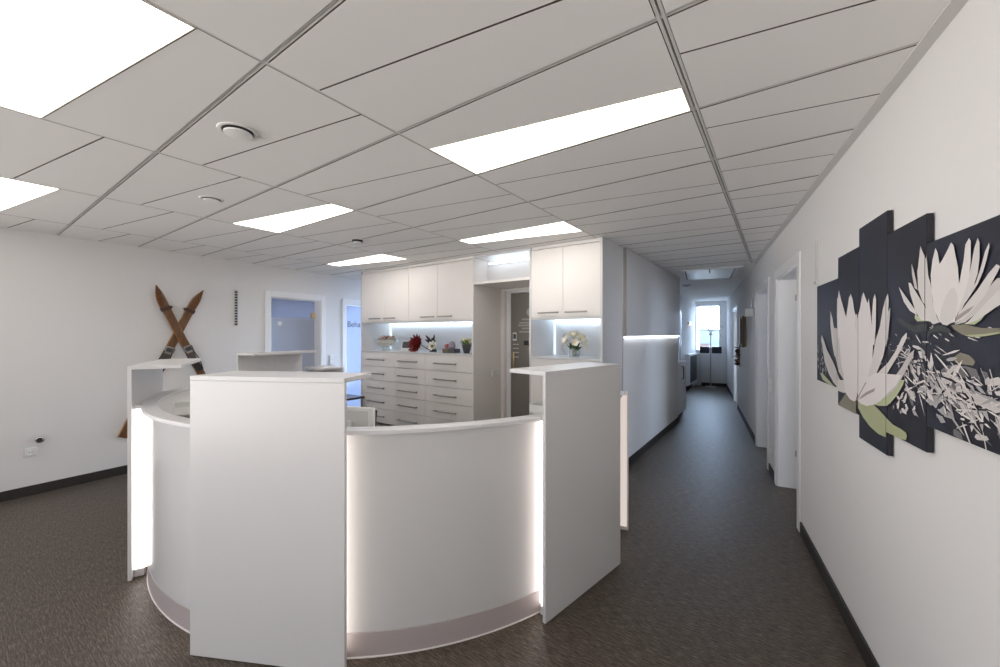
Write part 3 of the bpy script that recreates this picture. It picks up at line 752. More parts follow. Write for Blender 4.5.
PRINT = [
('leafdark',[(2.745,1.233),(2.682,1.208),(2.593,1.213),(2.593,1.147),(2.879,1.148)]),
('leaf',[(2.573,1.222),(2.565,1.188),(2.502,1.154),(2.416,1.128),(2.324,1.116),(2.252,1.119),(2.185,1.133),(2.123,1.144),(2.074,1.15),(2.065,1.166),(2.074,1.177),(2.113,1.182),(2.185,1.185),(2.252,1.201),(2.324,1.221),(2.382,1.232),(2.458,1.228),(2.533,1.222)]),
('sepal',[(2.403,1.236),(2.369,1.233),(2.312,1.237),(2.24,1.249),(2.196,1.272),(2.143,1.308),(2.099,1.348),(2.083,1.37),(2.123,1.366),(2.229,1.307)]),
('sepal',[(3.236,1.297),(3.175,1.296),(2.99,1.256),(2.907,1.24),(3.043,1.245),(3.175,1.258)]),
('w3',[(3.195,1.535),(3.136,1.491),(3.09,1.449),(3.025,1.415),(2.939,1.368),(2.86,1.305),(2.77,1.257),(2.756,1.235),(2.86,1.241),(2.956,1.265),(3.05,1.308),(3.136,1.376),(3.175,1.452),(3.211,1.506)]),
('w2',[(3.014,1.674),(2.973,1.627),(2.945,1.571),(2.9,1.51),(2.86,1.393),(2.939,1.419),(2.98,1.489),(3.014,1.592)]),
('w3',[(2.963,1.576),(2.881,1.57),(2.779,1.427),(2.749,1.288),(2.86,1.334),(2.939,1.439)]),
('w1',[(2.86,1.78),(2.819,1.723),(2.784,1.682),(2.735,1.624),(2.705,1.513),(2.695,1.358),(2.741,1.289),(2.814,1.367),(2.85,1.491),(2.869,1.638),(2.875,1.737)]),
('w1',[(2.891,1.739),(2.869,1.732),(2.85,1.618),(2.828,1.511),(2.875,1.52),(2.894,1.639)]),
('w1',[(2.668,1.741),(2.639,1.709),(2.617,1.655),(2.592,1.623),(2.573,1.454),(2.585,1.236),(2.687,1.258),(2.77,1.351),(2.79,1.464),(2.756,1.587),(2.714,1.678),(2.695,1.723)]),
('w2',[(2.592,1.638),(2.578,1.635),(2.567,1.575),(2.592,1.54),(2.607,1.593)]),
('w2',[(2.229,1.703),(2.221,1.677),(2.229,1.612),(2.243,1.518),(2.272,1.451),(2.337,1.379),(2.437,1.298),(2.548,1.246),(2.503,1.323),(2.396,1.421),(2.352,1.517),(2.309,1.57),(2.278,1.644),(2.255,1.68)]),
('w3',[(2.205,1.646),(2.213,1.597),(2.229,1.526),(2.25,1.478),(2.255,1.577),(2.229,1.627)]),
('w1',[(2.362,1.714),(2.348,1.687),(2.352,1.579),(2.366,1.493),(2.392,1.493),(2.396,1.619),(2.38,1.693)]),
('w1',[(2.496,1.734),(2.469,1.704),(2.448,1.678),(2.431,1.7),(2.416,1.652),(2.396,1.58),(2.375,1.524),(2.392,1.422),(2.458,1.328),(2.56,1.244),(2.592,1.27),(2.592,1.497),(2.578,1.609),(2.537,1.667),(2.514,1.716)]),
('w2',[(2.068,1.545),(2.066,1.527),(2.1,1.493),(2.148,1.45),(2.213,1.4),(2.264,1.356),(2.375,1.289),(2.525,1.236),(2.573,1.229),(2.437,1.314),(2.3,1.39),(2.229,1.424),(2.164,1.47),(2.104,1.527)]),
('w3',[(2.01,1.484),(2.018,1.464),(2.051,1.429),(2.086,1.394),(2.148,1.336),(2.246,1.284),(2.375,1.235),(2.437,1.241),(2.3,1.307),(2.18,1.364),(2.104,1.419),(2.047,1.469)]),
('w2',[(2.906,1.285),(2.9,1.242),(2.865,1.229),(2.775,1.23),(2.732,1.241),(2.755,1.3)]),
('w1',[(2.573,1.224),(2.533,1.212),(2.458,1.213),(2.375,1.232),(2.3,1.26),(2.229,1.304),(2.153,1.344),(2.113,1.385),(2.349,1.373),(2.502,1.327),(2.565,1.263)]),
('mauve',[(2.561,1.226),(2.517,1.252),(2.458,1.277),(2.356,1.307),(2.375,1.289),(2.444,1.267),(2.517,1.24)]),
('mauve',[(2.589,1.222),(2.472,1.319),(2.458,1.32),(2.53,1.262),(2.573,1.22)]),
('w1',[(2.775,1.298),(2.755,1.238),(2.682,1.211),(2.626,1.209),(2.6,1.214),(2.577,1.244),(2.581,1.284),(2.605,1.334),(2.775,1.336)]),
('leafgrey',[(2.149,1.601),(2.112,1.599),(2.068,1.581),(2.002,1.57),(1.925,1.574),(1.925,1.551),(2.002,1.545),(2.068,1.562),(2.126,1.583)]),
('leafgrey',[(1.922,1.527),(1.911,1.551),(1.871,1.565),(1.819,1.567),(1.78,1.55),(1.785,1.542),(1.84,1.55),(1.893,1.545)]),
('leafdark',[(1.78,1.567),(1.708,1.567),(1.637,1.556),(1.572,1.555),(1.52,1.553),(1.52,1.547),(1.572,1.54),(1.622,1.534),(1.675,1.531),(1.726,1.539),(1.766,1.555)]),
('leaf',[(1.717,1.537),(1.675,1.531),(1.622,1.534),(1.572,1.54),(1.52,1.547),(1.52,1.55),(1.572,1.545),(1.622,1.54),(1.675,1.538)]),
('sepal',[(2.002,1.611),(1.982,1.601),(1.928,1.593),(1.928,1.583),(1.988,1.584),(2.007,1.596)]),
('sepal',[(1.717,1.57),(1.7,1.568),(1.667,1.566),(1.637,1.578),(1.609,1.604),(1.637,1.599),(1.675,1.579)]),
('w2',[(2.131,1.719),(2.104,1.7),(2.054,1.663),(2.002,1.624),(1.99,1.606),(2.041,1.623),(2.089,1.659)]),
('w2',[(2.052,1.726),(2.034,1.722),(2.008,1.697),(1.969,1.662),(1.925,1.623),(1.893,1.58),(1.963,1.588),(2.002,1.621),(2.041,1.687)]),
('w3',[(2.03,1.791),(2.014,1.768),(1.994,1.721),(1.985,1.692),(2.008,1.703),(2.025,1.75)]),
('w2',[(1.982,1.772),(1.966,1.842),(1.951,1.82),(1.928,1.791),(1.919,1.628),(1.951,1.649),(1.982,1.695),(1.988,1.758)]),
('w2',[(1.546,1.673),(1.52,1.661),(1.52,1.626),(1.579,1.608),(1.652,1.578),(1.708,1.567),(1.667,1.593),(1.607,1.633)]),
('w3',[(1.572,1.683),(1.553,1.678),(1.559,1.656),(1.607,1.629),(1.652,1.6),(1.708,1.574),(1.762,1.567),(1.717,1.585),(1.652,1.622),(1.6,1.665)]),
('w2',[(1.576,1.718),(1.562,1.711),(1.572,1.697),(1.593,1.674),(1.622,1.642),(1.667,1.611),(1.717,1.584),(1.762,1.57),(1.744,1.597),(1.691,1.635),(1.652,1.661),(1.607,1.699)]),
('w2',[(1.605,1.779),(1.603,1.769),(1.614,1.738),(1.629,1.707),(1.652,1.676),(1.683,1.649),(1.708,1.629),(1.691,1.66),(1.66,1.682),(1.637,1.723),(1.622,1.758)]),
('w2',[(1.652,1.802),(1.644,1.787),(1.644,1.748),(1.652,1.705),(1.675,1.664),(1.708,1.631),(1.744,1.592),(1.739,1.633),(1.7,1.681),(1.679,1.739),(1.667,1.777)]),
('w1',[(1.691,1.81),(1.683,1.8),(1.683,1.745),(1.691,1.701),(1.708,1.662),(1.735,1.623),(1.752,1.587),(1.763,1.635),(1.739,1.686),(1.717,1.75),(1.708,1.795)]),
('w2',[(1.925,1.809),(1.914,1.735),(1.898,1.704),(1.885,1.644),(1.861,1.596),(1.845,1.577),(1.882,1.571),(1.911,1.586),(1.932,1.635)]),
('w1',[(1.869,1.817),(1.855,1.799),(1.845,1.766),(1.83,1.718),(1.809,1.649),(1.818,1.594),(1.842,1.576),(1.877,1.62),(1.893,1.68),(1.898,1.733),(1.887,1.779)]),
('w1',[(1.78,1.816),(1.766,1.804),(1.757,1.773),(1.744,1.734),(1.739,1.686),(1.745,1.634),(1.76,1.576),(1.809,1.569),(1.845,1.579),(1.863,1.642),(1.852,1.721),(1.845,1.76),(1.825,1.774),(1.799,1.797)]),
('mauve',[(1.748,1.593),(1.7,1.61),(1.667,1.618),(1.691,1.602),(1.735,1.585),(1.76,1.575)]),
('w2',[(1.766,1.679),(1.748,1.66),(1.744,1.634),(1.755,1.603),(1.773,1.575),(1.804,1.566),(1.83,1.571),(1.844,1.59),(1.835,1.618),(1.809,1.655),(1.785,1.675)]),
('leafdark',[(1.775,1.471),(1.744,1.486),(1.7,1.48),(1.671,1.464),(1.683,1.452),(1.735,1.452),(1.771,1.456)]),
('g2',[(1.922,1.392),(1.809,1.444),(1.717,1.448),(1.622,1.438),(1.607,1.409),(1.667,1.412),(1.752,1.414),(1.84,1.394),(1.904,1.376)]),
('w3',[(1.934,1.342),(1.83,1.406),(1.717,1.386),(1.607,1.371),(1.52,1.362),(1.52,1.345),(1.607,1.343),(1.7,1.348),(1.83,1.345)]),
('g1',[(1.934,1.336),(1.871,1.342),(1.799,1.343),(1.717,1.345),(1.675,1.327),(1.667,1.293),(1.7,1.297),(1.735,1.322),(1.799,1.332),(1.83,1.283),(1.771,1.283),(1.84,1.287),(1.893,1.306)]),
]
# ------------------------------------------------------------------ water lily picture on five canvases
rnd = random.Random(21)
SHARDS = []
def shard(cx, cz, L, W, a, m):
    c, s = math.cos(a), math.sin(a); pts = []
    n = rnd.choice((4,5,6))
    for k in range(n):
        t = 2*PI*k/n; r1 = L*.5*rnd.uniform(.6,1.1); r2 = W*.5*rnd.uniform(.5,1.2)
        x, y = r1*math.cos(t), r2*math.sin(t); pts.append((cx+x*c-y*s, cz+x*s+y*c))
    SHARDS.append((m, [(x+.002, z+.013) for x, z in pts]))
def band(t): return 2.12-.62*t, 1.400-.075*t          # the splash falls gently to the right
for k in range(150):                       # broad facets
    t = rnd.random(); s, zc = band(t); dz = rnd.gauss(0,.055)
    if dz > .10 or dz < -.13: continue
    shard(s+rnd.gauss(0,.02), zc+dz, rnd.uniform(.03,.10), rnd.uniform(.010,.030), PI+.30+rnd.gauss(0,.55), rnd.choice(('w2','w3','g1','g1','g2','print_navy','print_navy')))
for k in range(130):                       # thin bright splinters
    t = rnd.random(); s, zc = band(t)
    shard(s, zc+rnd.gauss(0,.05), rnd.uniform(.03,.16), rnd.uniform(.004,.010), PI+rnd.choice((.35,.30,.5,-.2,.9))+rnd.gauss(0,.2), rnd.choice(('w2','w2','w3','g1','print_navy')))
for k in range(40):                        # ripples between the two flowers
    shard(rnd.uniform(2.0,2.42), rnd.uniform(1.40,1.54), rnd.uniform(.02,.07), rnd.uniform(.003,.008), PI+rnd.gauss(.1,.4), rnd.choice(('w3','g1','g1','g2')))
for k in range(22):
    shard(rnd.uniform(2.0,2.22), rnd.uniform(1.23,1.30), rnd.uniform(.012,.06), rnd.uniform(.006,.022), rnd.gauss(-.4,.5), rnd.choice(('w3','g1','w2')))
for k in range(26):
    shard(rnd.uniform(3.08,3.29), rnd.uniform(1.28,1.46), rnd.uniform(.012,.05), rnd.uniform(.006,.02), rnd.gauss(.9,.5), rnd.choice(('w3','g1','w2','g1')))
for k in range(16):
    shard(rnd.uniform(1.52,2.0), rnd.uniform(1.49,1.56), rnd.uniform(.01,.07), rnd.uniform(.004,.010), PI+rnd.gauss(.1,.2), rnd.choice(('w3','g1','g2')))
big = [q for q in PRINT[-4:]]; flowers = PRINT[:-4]
LAYERS = big+SHARDS+flowers
CAN = [(2.890,3.325,1.242,1.848,'leftmost and lowest of the five dark canvases, farthest along the wall'),
       (2.568,2.888,1.151,1.959,'second dark canvas from the left, with petals of the lower water lily'),
       (2.2495,2.566,1.045,2.043,'tallest and highest dark canvas, with the heart of the lower water lily'),
       (1.937,2.2475,1.141,1.946,'fourth dark canvas from the left, between the tallest and the widest one'),
       (1.500,1.935,1.231,1.844,'widest dark canvas at the right edge, with the upper water lily')]
for n,(s0,s1,z0,z1,lab) in enumerate(CAN):
    t = thing('canvas_picture', lab, 'picture', rw_loc(0)+Vector((math.cos(RW_ROT)*s0,math.sin(RW_ROT)*s0,z0)), RW_ROT, 'five-part water lily picture')
    f = MB(); yF = .022; y0 = .003
    f.use('canvas').box(0,s1-s0,y0,yF-.0005,0,z1-z0)
    f.build('stretched_canvas',None,t,.002)
    f = MB()
    f.use('print_navy'); e_ = .001
    f.face([f.v(p) for p in ((e_,yF,e_),(e_,yF,z1-z0-e_),(s1-s0-e_,yF,z1-z0-e_),(s1-s0-e_,yF,e_))])
    for k,(m,poly) in enumerate(LAYERS):
        if n == 4 and m in ('x',): continue
        q = clip(clip(clip(clip(list(map(tuple,poly)),1,0,s1-e_),-1,0,-s0-e_),0,1,z1-e_),0,-1,-z0-e_)
        if len(q) < 3: continue
        ar = sum(q[i][0]*q[(i+1)%len(q)][1]-q[(i+1)%len(q)][0]*q[i][1] for i in range(len(q)))
        if abs(ar) < 2e-6: continue
        if ar > 0: q = q[::-1]
        f.use(m).face([f.v((x-s0,yF+.00001*(k+1),z-z0)) for x,z in q])
    me = f.build('printed_picture',None,t,0,smooth=0)

# picture rail bit above the leftmost canvas
t = thing('hanging_rail','thin vertical grey rail on the wall above the leftmost canvas','rail',rw_loc(3.375,.001)+Vector((0,0,1.872)),RW_ROT)
bx('rail_body','grey',(-.008,.008,0,.010,0,.295),t,.001)
bx('hook','steel',(-.006,.006,.0102,.018,.0,.02),t,.001)

# ------------------------------------------------------------------ corridor things on the right wall
t = thing('door_sign','small pale sign standing out from the wall before the second doorway','sign',rw_loc(6.75,.001)+Vector((0,0,1.79)),RW_ROT)
bx('bracket','grey',(-.006,.006,0,.015,.0,.12),t,.001); bx('sign_plate','palegrey',(-.005,.005,.0155,.115,0,.12),t,.001)
t = thing('cable_cover','thin vertical strip on the wall above the small projecting sign','strip',rw_loc(6.95,.001)+Vector((0,0,1.92)),RW_ROT)
bx('cover','grey',(-.012,.012,0,.012,0,.29),t,.002)
t = thing('wall_plaque','upright brown and brass wooden plaque on the corridor wall','plaque',rw_loc(8.1,.001)+Vector((0,0,1.32)),RW_ROT)
bx('board','olive',(-.22,.22,0,.03,0,.52),t,.006)
for s in (-1,1): bx('batten','brown',(s*.19-.03,s*.19+.03,.0302,.055,-.01,.53),t,.006)
for z in (.02,.50): 
    f = MB(); f.ball((0,.045,z),.018,12); f.build('stud','brass',t)
t = thing('dried_garland','brown dried garland hanging on the wall below the wooden plaque','garland',rw_loc(8.9,.001)+Vector((0,0,.91)),RW_ROT)
f = MB(); f.tube([(0,.012,0),(.02,.02,.12),(-.01,.02,.26),(0,.012,.42)],.006,8); f.build('cord','brown',t)
rg = random.Random(5)
for k in range(18):
    z = .03+.02*k; f = MB(); a = rg.uniform(-1.2,1.2)
    f.petal((rg.uniform(-.02,.02),.02,z),(math.sin(a),.35,rg.uniform(-.5,.5)),rg.uniform(.07,.15),.06,curl=.2); f.build('dried_leaf',rg.choice(('brown','olive','leather')),t)
f = MB(); f.ball((0,.05,.30),.045,10); f.ball((.03,.05,.06),.04,10); f.build('cone','leather',t)
# corridor, left side
t = thing('low_cabinet','low white cabinet with a tall handle behind the corner of the corridor wall','cabinet',(-1.65,7.90,0))
f = MB(); f.box(-.205,.17,-.38,.40,.08,1.0); f.build('body','door',t,.003)
bx('top','lacquer',(-.206,.20,-.385,.405,1.0005,1.03),t,.003); bx('plinth','darkgrey',(-.20,.14,-.37,.39,0,.0795),t,.001)
bx('door','door',(.1705,.19,-.375,.395,.09,.99),t,.002)
f = MB(); f.tube([(.191,-.02,.94),(.225,-.02,.94),(.225,-.02,.72),(.191,-.02,.72)],.010,8); f.build('handle','darkgrey',t)
d = sempty('door_7',(-2.059,10.65,0),0,'grey door behind the corner on the left of the corridor','door')
f = MB(); f.box(.0005,.02,0,.08,0,2.14); f.box(.0005,.02,.33,.40,0,2.14); f.box(.0005,.02,.08,.33,2.06,2.14); f.build('casing','door',d,.002)
bx('leaf','doorgrey',(.0005,.012,.0805,.3295,.005,2.0595),d,.001)
t = thing('wall_lamp','small flat wall lamp with a warm glow left of the far window','lamp',(-2.0585,12.05,1.80))
bx('housing','grey',(0,.06,-.17,.17,0,.075),t,.003); bx('lamp_glow','warmled',(.01,.045,-.02,.05,-.006,-.0005),t,0)
t = thing('radiator','tall narrow white radiator with a dark grille at the far left of the corridor','radiator',(-2.0585,12.2,.16))
f = MB(); f.box(0,.11,-.62,.62,0,.83); f.build('body','door',t,.006)
f = MB()
for k in range(9): f.box(.1102,.118,-.50+.115*k,-.50+.115*k+.085,.06,.78)
f.build('grille','darkgrey',t,.002)
f = MB(); f.tube([(.05,.0,-.16),(.05,.0,-.0005)],.012,8); f.build('feed_pipe','chrome',t)
# hatch in the corridor ceiling
t = thing('attic_hatch','white loft hatch with a raised frame in the corridor ceiling','hatch',(-.93,7.25,HC),RW_ROT-PI/2)
f = MB(); f.box(-.42,-.345,-.70,.66,-.022,-.0005); f.box(.345,.42,-.70,.66,-.022,-.0005); f.box(-.345,.345,-.70,-.63,-.022,-.0005); f.box(-.345,.345,.59,.66,-.022,-.0005); f.build('frame','door',t,.003)
bx('hatch_panel','lacquer',(-.325,.325,-.610,.575,-.014,-.001),t,.002)
f = MB(); f.box(-.3449,.3449,-.6299,.5899,-.0008,-.0002); f.build('joint','black',t)
f = MB(); f.tube([(0,-.57,-.0145),(0,-.57,-.05),(0,-.545,-.055)],.008,8); f.build('latch','steel',t)
t = thing('ceiling_sensor','small dark bar shaped sensor on the corridor ceiling beyond the hatch','sensor',(-1.5,8.6,HC))
bx('housing','doorgrey',(-.07,.07,-.03,.03,-.025,-.0005),t,.004); bx('lens','darkgrey',(-.03,.03,-.02,.02,-.031,-.0255),t,.002)

# lamp with arching stems and the dark boxes before the far window
lp = Vector((FW.x,FW.y,0))
def fw(x,y,z=0): c_, s_ = math.cos(RW_ROT-PI/2), math.sin(RW_ROT-PI/2); return Vector((FW.x+x*c_-y*s_,FW.y+x*s_+y*c_,z))
t = thing('floor_lamp','slim steel floor lamp with thin arching stems before the far window','lamp',fw(-.42,-.38,.0),RW_ROT-PI/2)
f = MB(); f.lathe([(.01,0.001),(.165,.001),(.168,.012),(.14,.028),(.03,.036),(.014,.05)],seg=32); f.build('base','steel',t)
f = MB(); f.tube([(0,0,.04),(0,0,1.50)],.014,12); f.build('pole','steel',t)
f = MB(); f.lathe([(.014,1.4995),(.045,1.51),(.05,1.56),(.02,1.57)],seg=20); f.build('socket','grey',t)
for k,a in enumerate((-170,-140,-35,-10,90)):
    f = MB(); c_, s_ = math.cos(R(a)), math.sin(R(a)); pts = []
    for i in range(9):
        q = i/8; pts.append((c_*.33*q, s_*.12*q, 1.55+.30*math.sin(q*PI*.78)-.05*q))
    f.tube(pts,.007,6); st = f.build('stem','steel',t)
    f = MB(); f.ball(pts[-1],.022,10); f.ball(pts[6],.018,8); f.build('bulb','whitepetal',st)
sb = ['black box shaped speaker on the far window sill, left one','black box shaped speaker on the far window sill, right one']
for n,x in enumerate((-.575,-.255)):
    t = thing('speaker',sb[n],'speaker',fw(x,-.06,WZ0),RW_ROT-PI/2,'speakers on the sill')
    bx('cabinet','black',(-.125,.125,-.06,.06,0,.20),t,.006); bx('grille','blind',(-.115,.115,-.0665,-.0602,.01,.19),t,.003)
t = thing('radio','grey compact radio between the two black speakers on the far sill','radio',fw(-.415,-.06,WZ0),RW_ROT-PI/2)
bx('cabinet','doorgrey',(-.032,.032,-.055,.055,0,.17),t,.004); bx('display','darkgrey',(-.025,.025,-.0575,-.0552,.10,.15),t,.001)
f = MB(); f.lathe([(.012,-.0552),(.012,-.066)],(0,0,.05),14,'y'); f.build('dial','steel',t)

# ------------------------------------------------------------------ decorations in the niches
rg = random.Random(11); NY = 4.05; NZ = ZN+.0005
t = thing('glass_bowl','clear glass bowl of dried flowers and petals in the wide niche','bowl',(-5.02,NY,NZ))
f = MB(); f.lathe([(.065,0),(.07,.012),(.055,.03),(.13,.075),(.175,.125),(.205,.185),(.200,.186),(.165,.125),(.12,.082),(.02,.05)],seg=36); f.build('bowl','glass',t)
for k in range(46):
    a = rg.uniform(0,2*PI); r_ = .13*math.sqrt(rg.random()); z = .085+(.09-.35*r_**1.2*.4)+rg.uniform(-.02,.025)
    f = MB(); f.petal((r_*math.cos(a),r_*math.sin(a),z),(math.cos(a*3),math.sin(a*3),rg.uniform(.0,.9)),.06,.045,curl=.3); f.build('dried_petal',rg.choice(('pink','straw','straw','lilac','creampetal','red2')),t)
f = MB(); f.lathe([(.11,.078),(.15,.115),(.12,.145),(.05,.17),(.01,.175)],seg=24); f.build('filling','straw',t)
t = thing('desk_clock','small white framed display with a dark grey screen in the wide niche','clock',(-4.592,NY,NZ),R(8))
TT = Matrix.Rotation(R(-12),4,'X')
f = MB(); f.box(-.095,.095,0,.022,.0,.165,TT); f.build('frame','door',t,.004)
f = MB(); f.box(-.072,.072,-.003,-.0003,.045,.145,TT); f.build('screen','darkgrey',t)
f = MB(); f.box(-.085,.085,-.003,-.0003,.012,.024,TT); f.build('base_line','grey',t)
f = MB(); f.box(-.03,.03,.03,.09,0,.008); f.build('stand','grey',t,.001)
t = thing('figurine','tiny dark figurine between the white display and the red flower','figurine',(-4.458,NY-.02,NZ))
f = MB(); f.lathe([(.016,0),(.018,.008),(.010,.02),(.014,.04),(.006,.06),(.009,.07),(.001,.08)],seg=16); f.build('body','darkgrey',t)
def bloom(t, c, n, L, W, mats, rg, tilt=(0,-.6,.6), name='petal', rings=3):
    ax = Vector(tilt).normalized(); u = ax.orthogonal().normalized(); v = ax.cross(u)
    for q in range(rings):
        m_ = n-q*2
        for k in range(max(3,m_)):
            a = 2*PI*k/max(3,m_)+q*.5; op = 1.25-.38*q
            d = (u*math.cos(a)+v*math.sin(a))*math.sin(op)+ax*math.cos(op)
            f = MB(); f.petal(Vector(c),d,L*(1-.15*q),W,up=ax,curl=.18); f.build(name,rg.choice(mats),t)
t = thing('artificial_flower','large dark red artificial flower lying in the wide niche','flower',(-4.29,NY,NZ))
bloom(t,(0,-.02,.10),13,.165,.06,('red','red2','red'),rg,(0,-.9,.25),'red_petal',4)
f = MB(); f.tube([(0,.03,.10),(.06,.12,.03),(.12,.16,.008)],.006,8); f.build('stem','green',t)
f = MB(); f.ball((0,-.02,.10),.03,10); f.build('flower_heart','wine',t)
t = thing('dark_flower','near black artificial flower with pointed petals rising behind the red one','flower',(-4.10,NY+.09,NZ))
for a,L in ((-38,.17),(32,.17),(-62,.14),(62,.11),(8,.10),(100,.08)):
    f = MB(); f.petal((0,0,.115),(math.sin(R(a)),-.25,math.cos(R(a))),L,.042,up=(0,-1,0),curl=.12); f.build('dark_petal','wine',t)
f = MB(); f.lathe([(.05,0),(.055,.01),(.03,.05),(.012,.115)],seg=14); f.build('dark_base','wine',t)
t = thing('white_flower','open white flower with a brown heart beside the dark red flower','flower',(-3.975,NY-.03,NZ))
bloom(t,(0,0,.085),8,.085,.05,('whitepetal',),rg,(.15,-.9,.3),'white_petal',2)
f = MB(); f.ball((0,-.03,.085),.022,10); f.build('flower_heart','olive',t)
f = MB(); f.tube([(0,.01,.08),(0,.03,.03),(.0,.03,.0)],.008,8); f.build('stem','green',t)
t = thing('trinket_box','small low dark box between the white flower and the potted flowers','box',(-3.67,NY,NZ))
bx('tray','darkgrey',(-.11,.11,-.06,.06,0,.055),t,.003); bx('tray_front','olive',(-.105,-.01,-.0635,-.0602,.008,.05),t,.001)
t = thing('seashell','small pale pinkish shell piece lying on the low dark box','ornament',(-3.685,NY,NZ+.0555))
f = MB(); f.lathe([(.03,0),(.05,.02),(.045,.06),(.03,.095),(.006,.105)],(.03,0,0),18); f.build('cup','lilac',t)
f = MB(); f.ball((-.055,-.01,.035),.034,12,(1.1,1,.95)); f.build('pink_ball','pink',t)
t = thing('potted_flowers','grey pot of pale yellow flowers at the right end of the wide niche','plant',(-3.395,NY,NZ))
f = MB(); f.lathe([(.035,0),(.04,.005),(.062,.095),(.066,.115),(.060,.115),(.055,.095),(.01,.09)],seg=28); f.build('pot','darkgrey',t)
for k in range(22):
    a = rg.uniform(0,2*PI); f = MB(); f.petal((0,0,.10),(math.cos(a),math.sin(a),rg.uniform(.1,.9)),rg.uniform(.08,.13),.035,curl=.1); f.build('leaf',rg.choice(('green','limegreen','green')),t)
for k in range(7):
    a = 2*PI*k/7; f = MB(); f.ball((.045*math.cos(a)-.01,.045*math.sin(a),.165+.012*(k%3)),.03,10,(1,1,.8)); f.build('blossom',rg.choice(('yellow','creampetal','creampetal')),t)
t = thing('bouquet','round bouquet of white blossoms with dark green leaves in the small right niche','bouquet',(-1.845,NY,NZ))
f = MB(); f.lathe([(.05,0),(.055,.006),(.062,.05),(.056,.10),(.052,.10),(.057,.05),(.05,.01),(.005,.009)],seg=28); f.build('vase','glass',t)
f = MB()
for k in range(7):
    a = 2*PI*k/7; f.tube([(.02*math.cos(a),.02*math.sin(a),.012),(.03*math.cos(a+1),.03*math.sin(a+1),.1),(.06*math.cos(a),.05*math.sin(a),.16)],.004,6)
f.build('stems','green',t)
for k in range(9):
    a = rg.uniform(PI,2*PI) if k < 6 else rg.uniform(0,PI); f = MB(); f.petal((0,0,.05),(.8*math.cos(a),.8*math.sin(a),rg.uniform(.2,.9)),.12,.07,curl=.2); f.build('leaf','green',t)
for k in range(15):
    ph = math.acos(1-1.45*(k+.5)/15); a = k*2.399
    c = (.115*math.sin(ph)*math.cos(a),.10*math.sin(ph)*math.sin(a),.165+.085*math.cos(ph))
    nrm = Vector((c[0],c[1],c[2]-.14)).normalized()
    u = nrm.orthogonal().normalized(); v = nrm.cross(u); f = MB()
    for j in range(5):
        b_ = 2*PI*j/5; f.petal(c,(u*math.cos(b_)+v*math.sin(b_))*.85+nrm*.5,.06,.05,up=nrm,curl=.15)
    bl = f.build('blossom',rg.choice(('whitepetal','whitepetal','creampetal')),t)
    f = MB(); f.ball(tuple(Vector(c)+nrm*.01),.009,8); f.build('blossom_heart','yellow',bl)

# ------------------------------------------------------------------ light from outside and the camera
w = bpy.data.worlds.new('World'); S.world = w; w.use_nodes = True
# ground glow added to lift the ceiling; blue-white sky brightened beyond the far window
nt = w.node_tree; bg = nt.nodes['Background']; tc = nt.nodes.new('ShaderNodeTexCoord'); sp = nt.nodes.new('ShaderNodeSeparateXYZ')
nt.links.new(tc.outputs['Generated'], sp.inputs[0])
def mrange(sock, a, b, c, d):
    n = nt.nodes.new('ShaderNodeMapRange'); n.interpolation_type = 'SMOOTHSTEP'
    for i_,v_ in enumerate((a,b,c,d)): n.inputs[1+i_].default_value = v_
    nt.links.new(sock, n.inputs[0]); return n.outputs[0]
SKY, FAR_BOOST = 1.05, 24.0
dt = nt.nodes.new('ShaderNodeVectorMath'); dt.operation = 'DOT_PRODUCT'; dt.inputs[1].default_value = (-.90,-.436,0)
nt.links.new(tc.outputs['Generated'], dt.inputs[0])          # added glow outside the unseen opening behind the viewer, lights the right wall
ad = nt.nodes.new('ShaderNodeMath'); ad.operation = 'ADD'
nt.links.new(mrange(sp.outputs['Y'], .45, .95, SKY, FAR_BOOST), ad.inputs[0]); nt.links.new(mrange(dt.outputs['Value'], .35, .95, 0, 1.2), ad.inputs[1])
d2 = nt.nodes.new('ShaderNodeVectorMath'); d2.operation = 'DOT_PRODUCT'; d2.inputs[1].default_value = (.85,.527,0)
nt.links.new(tc.outputs['Generated'], d2.inputs[0])          # sky brightened outside the rooms on the right, added to lift the corridor
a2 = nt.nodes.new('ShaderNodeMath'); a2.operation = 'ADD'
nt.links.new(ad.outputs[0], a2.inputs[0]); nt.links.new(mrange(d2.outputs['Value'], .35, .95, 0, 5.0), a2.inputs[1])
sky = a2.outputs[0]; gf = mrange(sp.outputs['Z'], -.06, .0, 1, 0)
mx = nt.nodes.new('ShaderNodeMix'); mx.data_type = 'FLOAT'
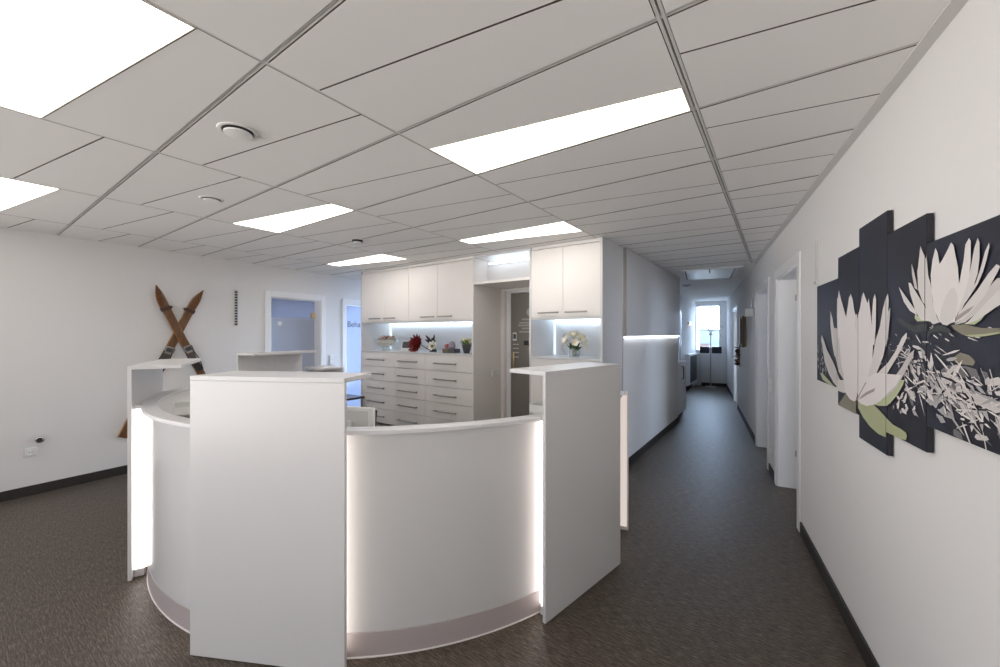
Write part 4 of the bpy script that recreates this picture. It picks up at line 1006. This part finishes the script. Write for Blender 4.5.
nt.links.new(gf, mx.inputs[0]); nt.links.new(sky, mx.inputs[2]); a3 = nt.nodes.new('ShaderNodeMath'); a3.operation = 'ADD'
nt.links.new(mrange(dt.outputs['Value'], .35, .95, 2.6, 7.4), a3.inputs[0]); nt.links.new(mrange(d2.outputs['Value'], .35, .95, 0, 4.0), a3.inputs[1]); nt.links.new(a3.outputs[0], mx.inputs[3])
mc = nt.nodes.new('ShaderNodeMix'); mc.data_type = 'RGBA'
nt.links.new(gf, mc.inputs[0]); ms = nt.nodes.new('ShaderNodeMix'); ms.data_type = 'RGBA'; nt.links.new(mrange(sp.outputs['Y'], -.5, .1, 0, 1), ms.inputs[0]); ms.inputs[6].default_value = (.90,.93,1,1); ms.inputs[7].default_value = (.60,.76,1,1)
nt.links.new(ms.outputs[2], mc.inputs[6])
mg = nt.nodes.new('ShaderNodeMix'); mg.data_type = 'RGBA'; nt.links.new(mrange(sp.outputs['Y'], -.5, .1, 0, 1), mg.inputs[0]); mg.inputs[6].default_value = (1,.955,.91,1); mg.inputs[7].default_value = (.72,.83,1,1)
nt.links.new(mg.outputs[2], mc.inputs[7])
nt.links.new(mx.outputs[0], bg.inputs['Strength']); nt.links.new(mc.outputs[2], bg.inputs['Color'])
cam = bpy.data.cameras.new('camera'); co = bpy.data.objects.new('camera', cam); COL.objects.link(co)
cam.sensor_width = 36; cam.lens = 36*395.6/1000; cam.clip_start = .05; cam.clip_end = 400
cam.shift_y = .5/1000
co.matrix_world = Matrix.Translation((0,0,1.54)) @ Matrix.Rotation(TH,4,'Z') @ Matrix.Rotation(PI/2,4,'X')
S.camera = co
S.view_settings.view_transform = 'Standard'; S.view_settings.look = 'None'; S.view_settings.gamma = 1
S.view_settings.use_curve_mapping = False; S.view_settings.exposure = 0.24
S.cycles.max_bounces = 10; S.cycles.diffuse_bounces = 6; S.cycles.glossy_bounces = 4; S.cycles.transparent_max_bounces = 8
S.cycles.use_denoising = True
S.cycles.caustics_reflective = False; S.cycles.caustics_refractive = False
S.cycles.sample_clamp_indirect = 6
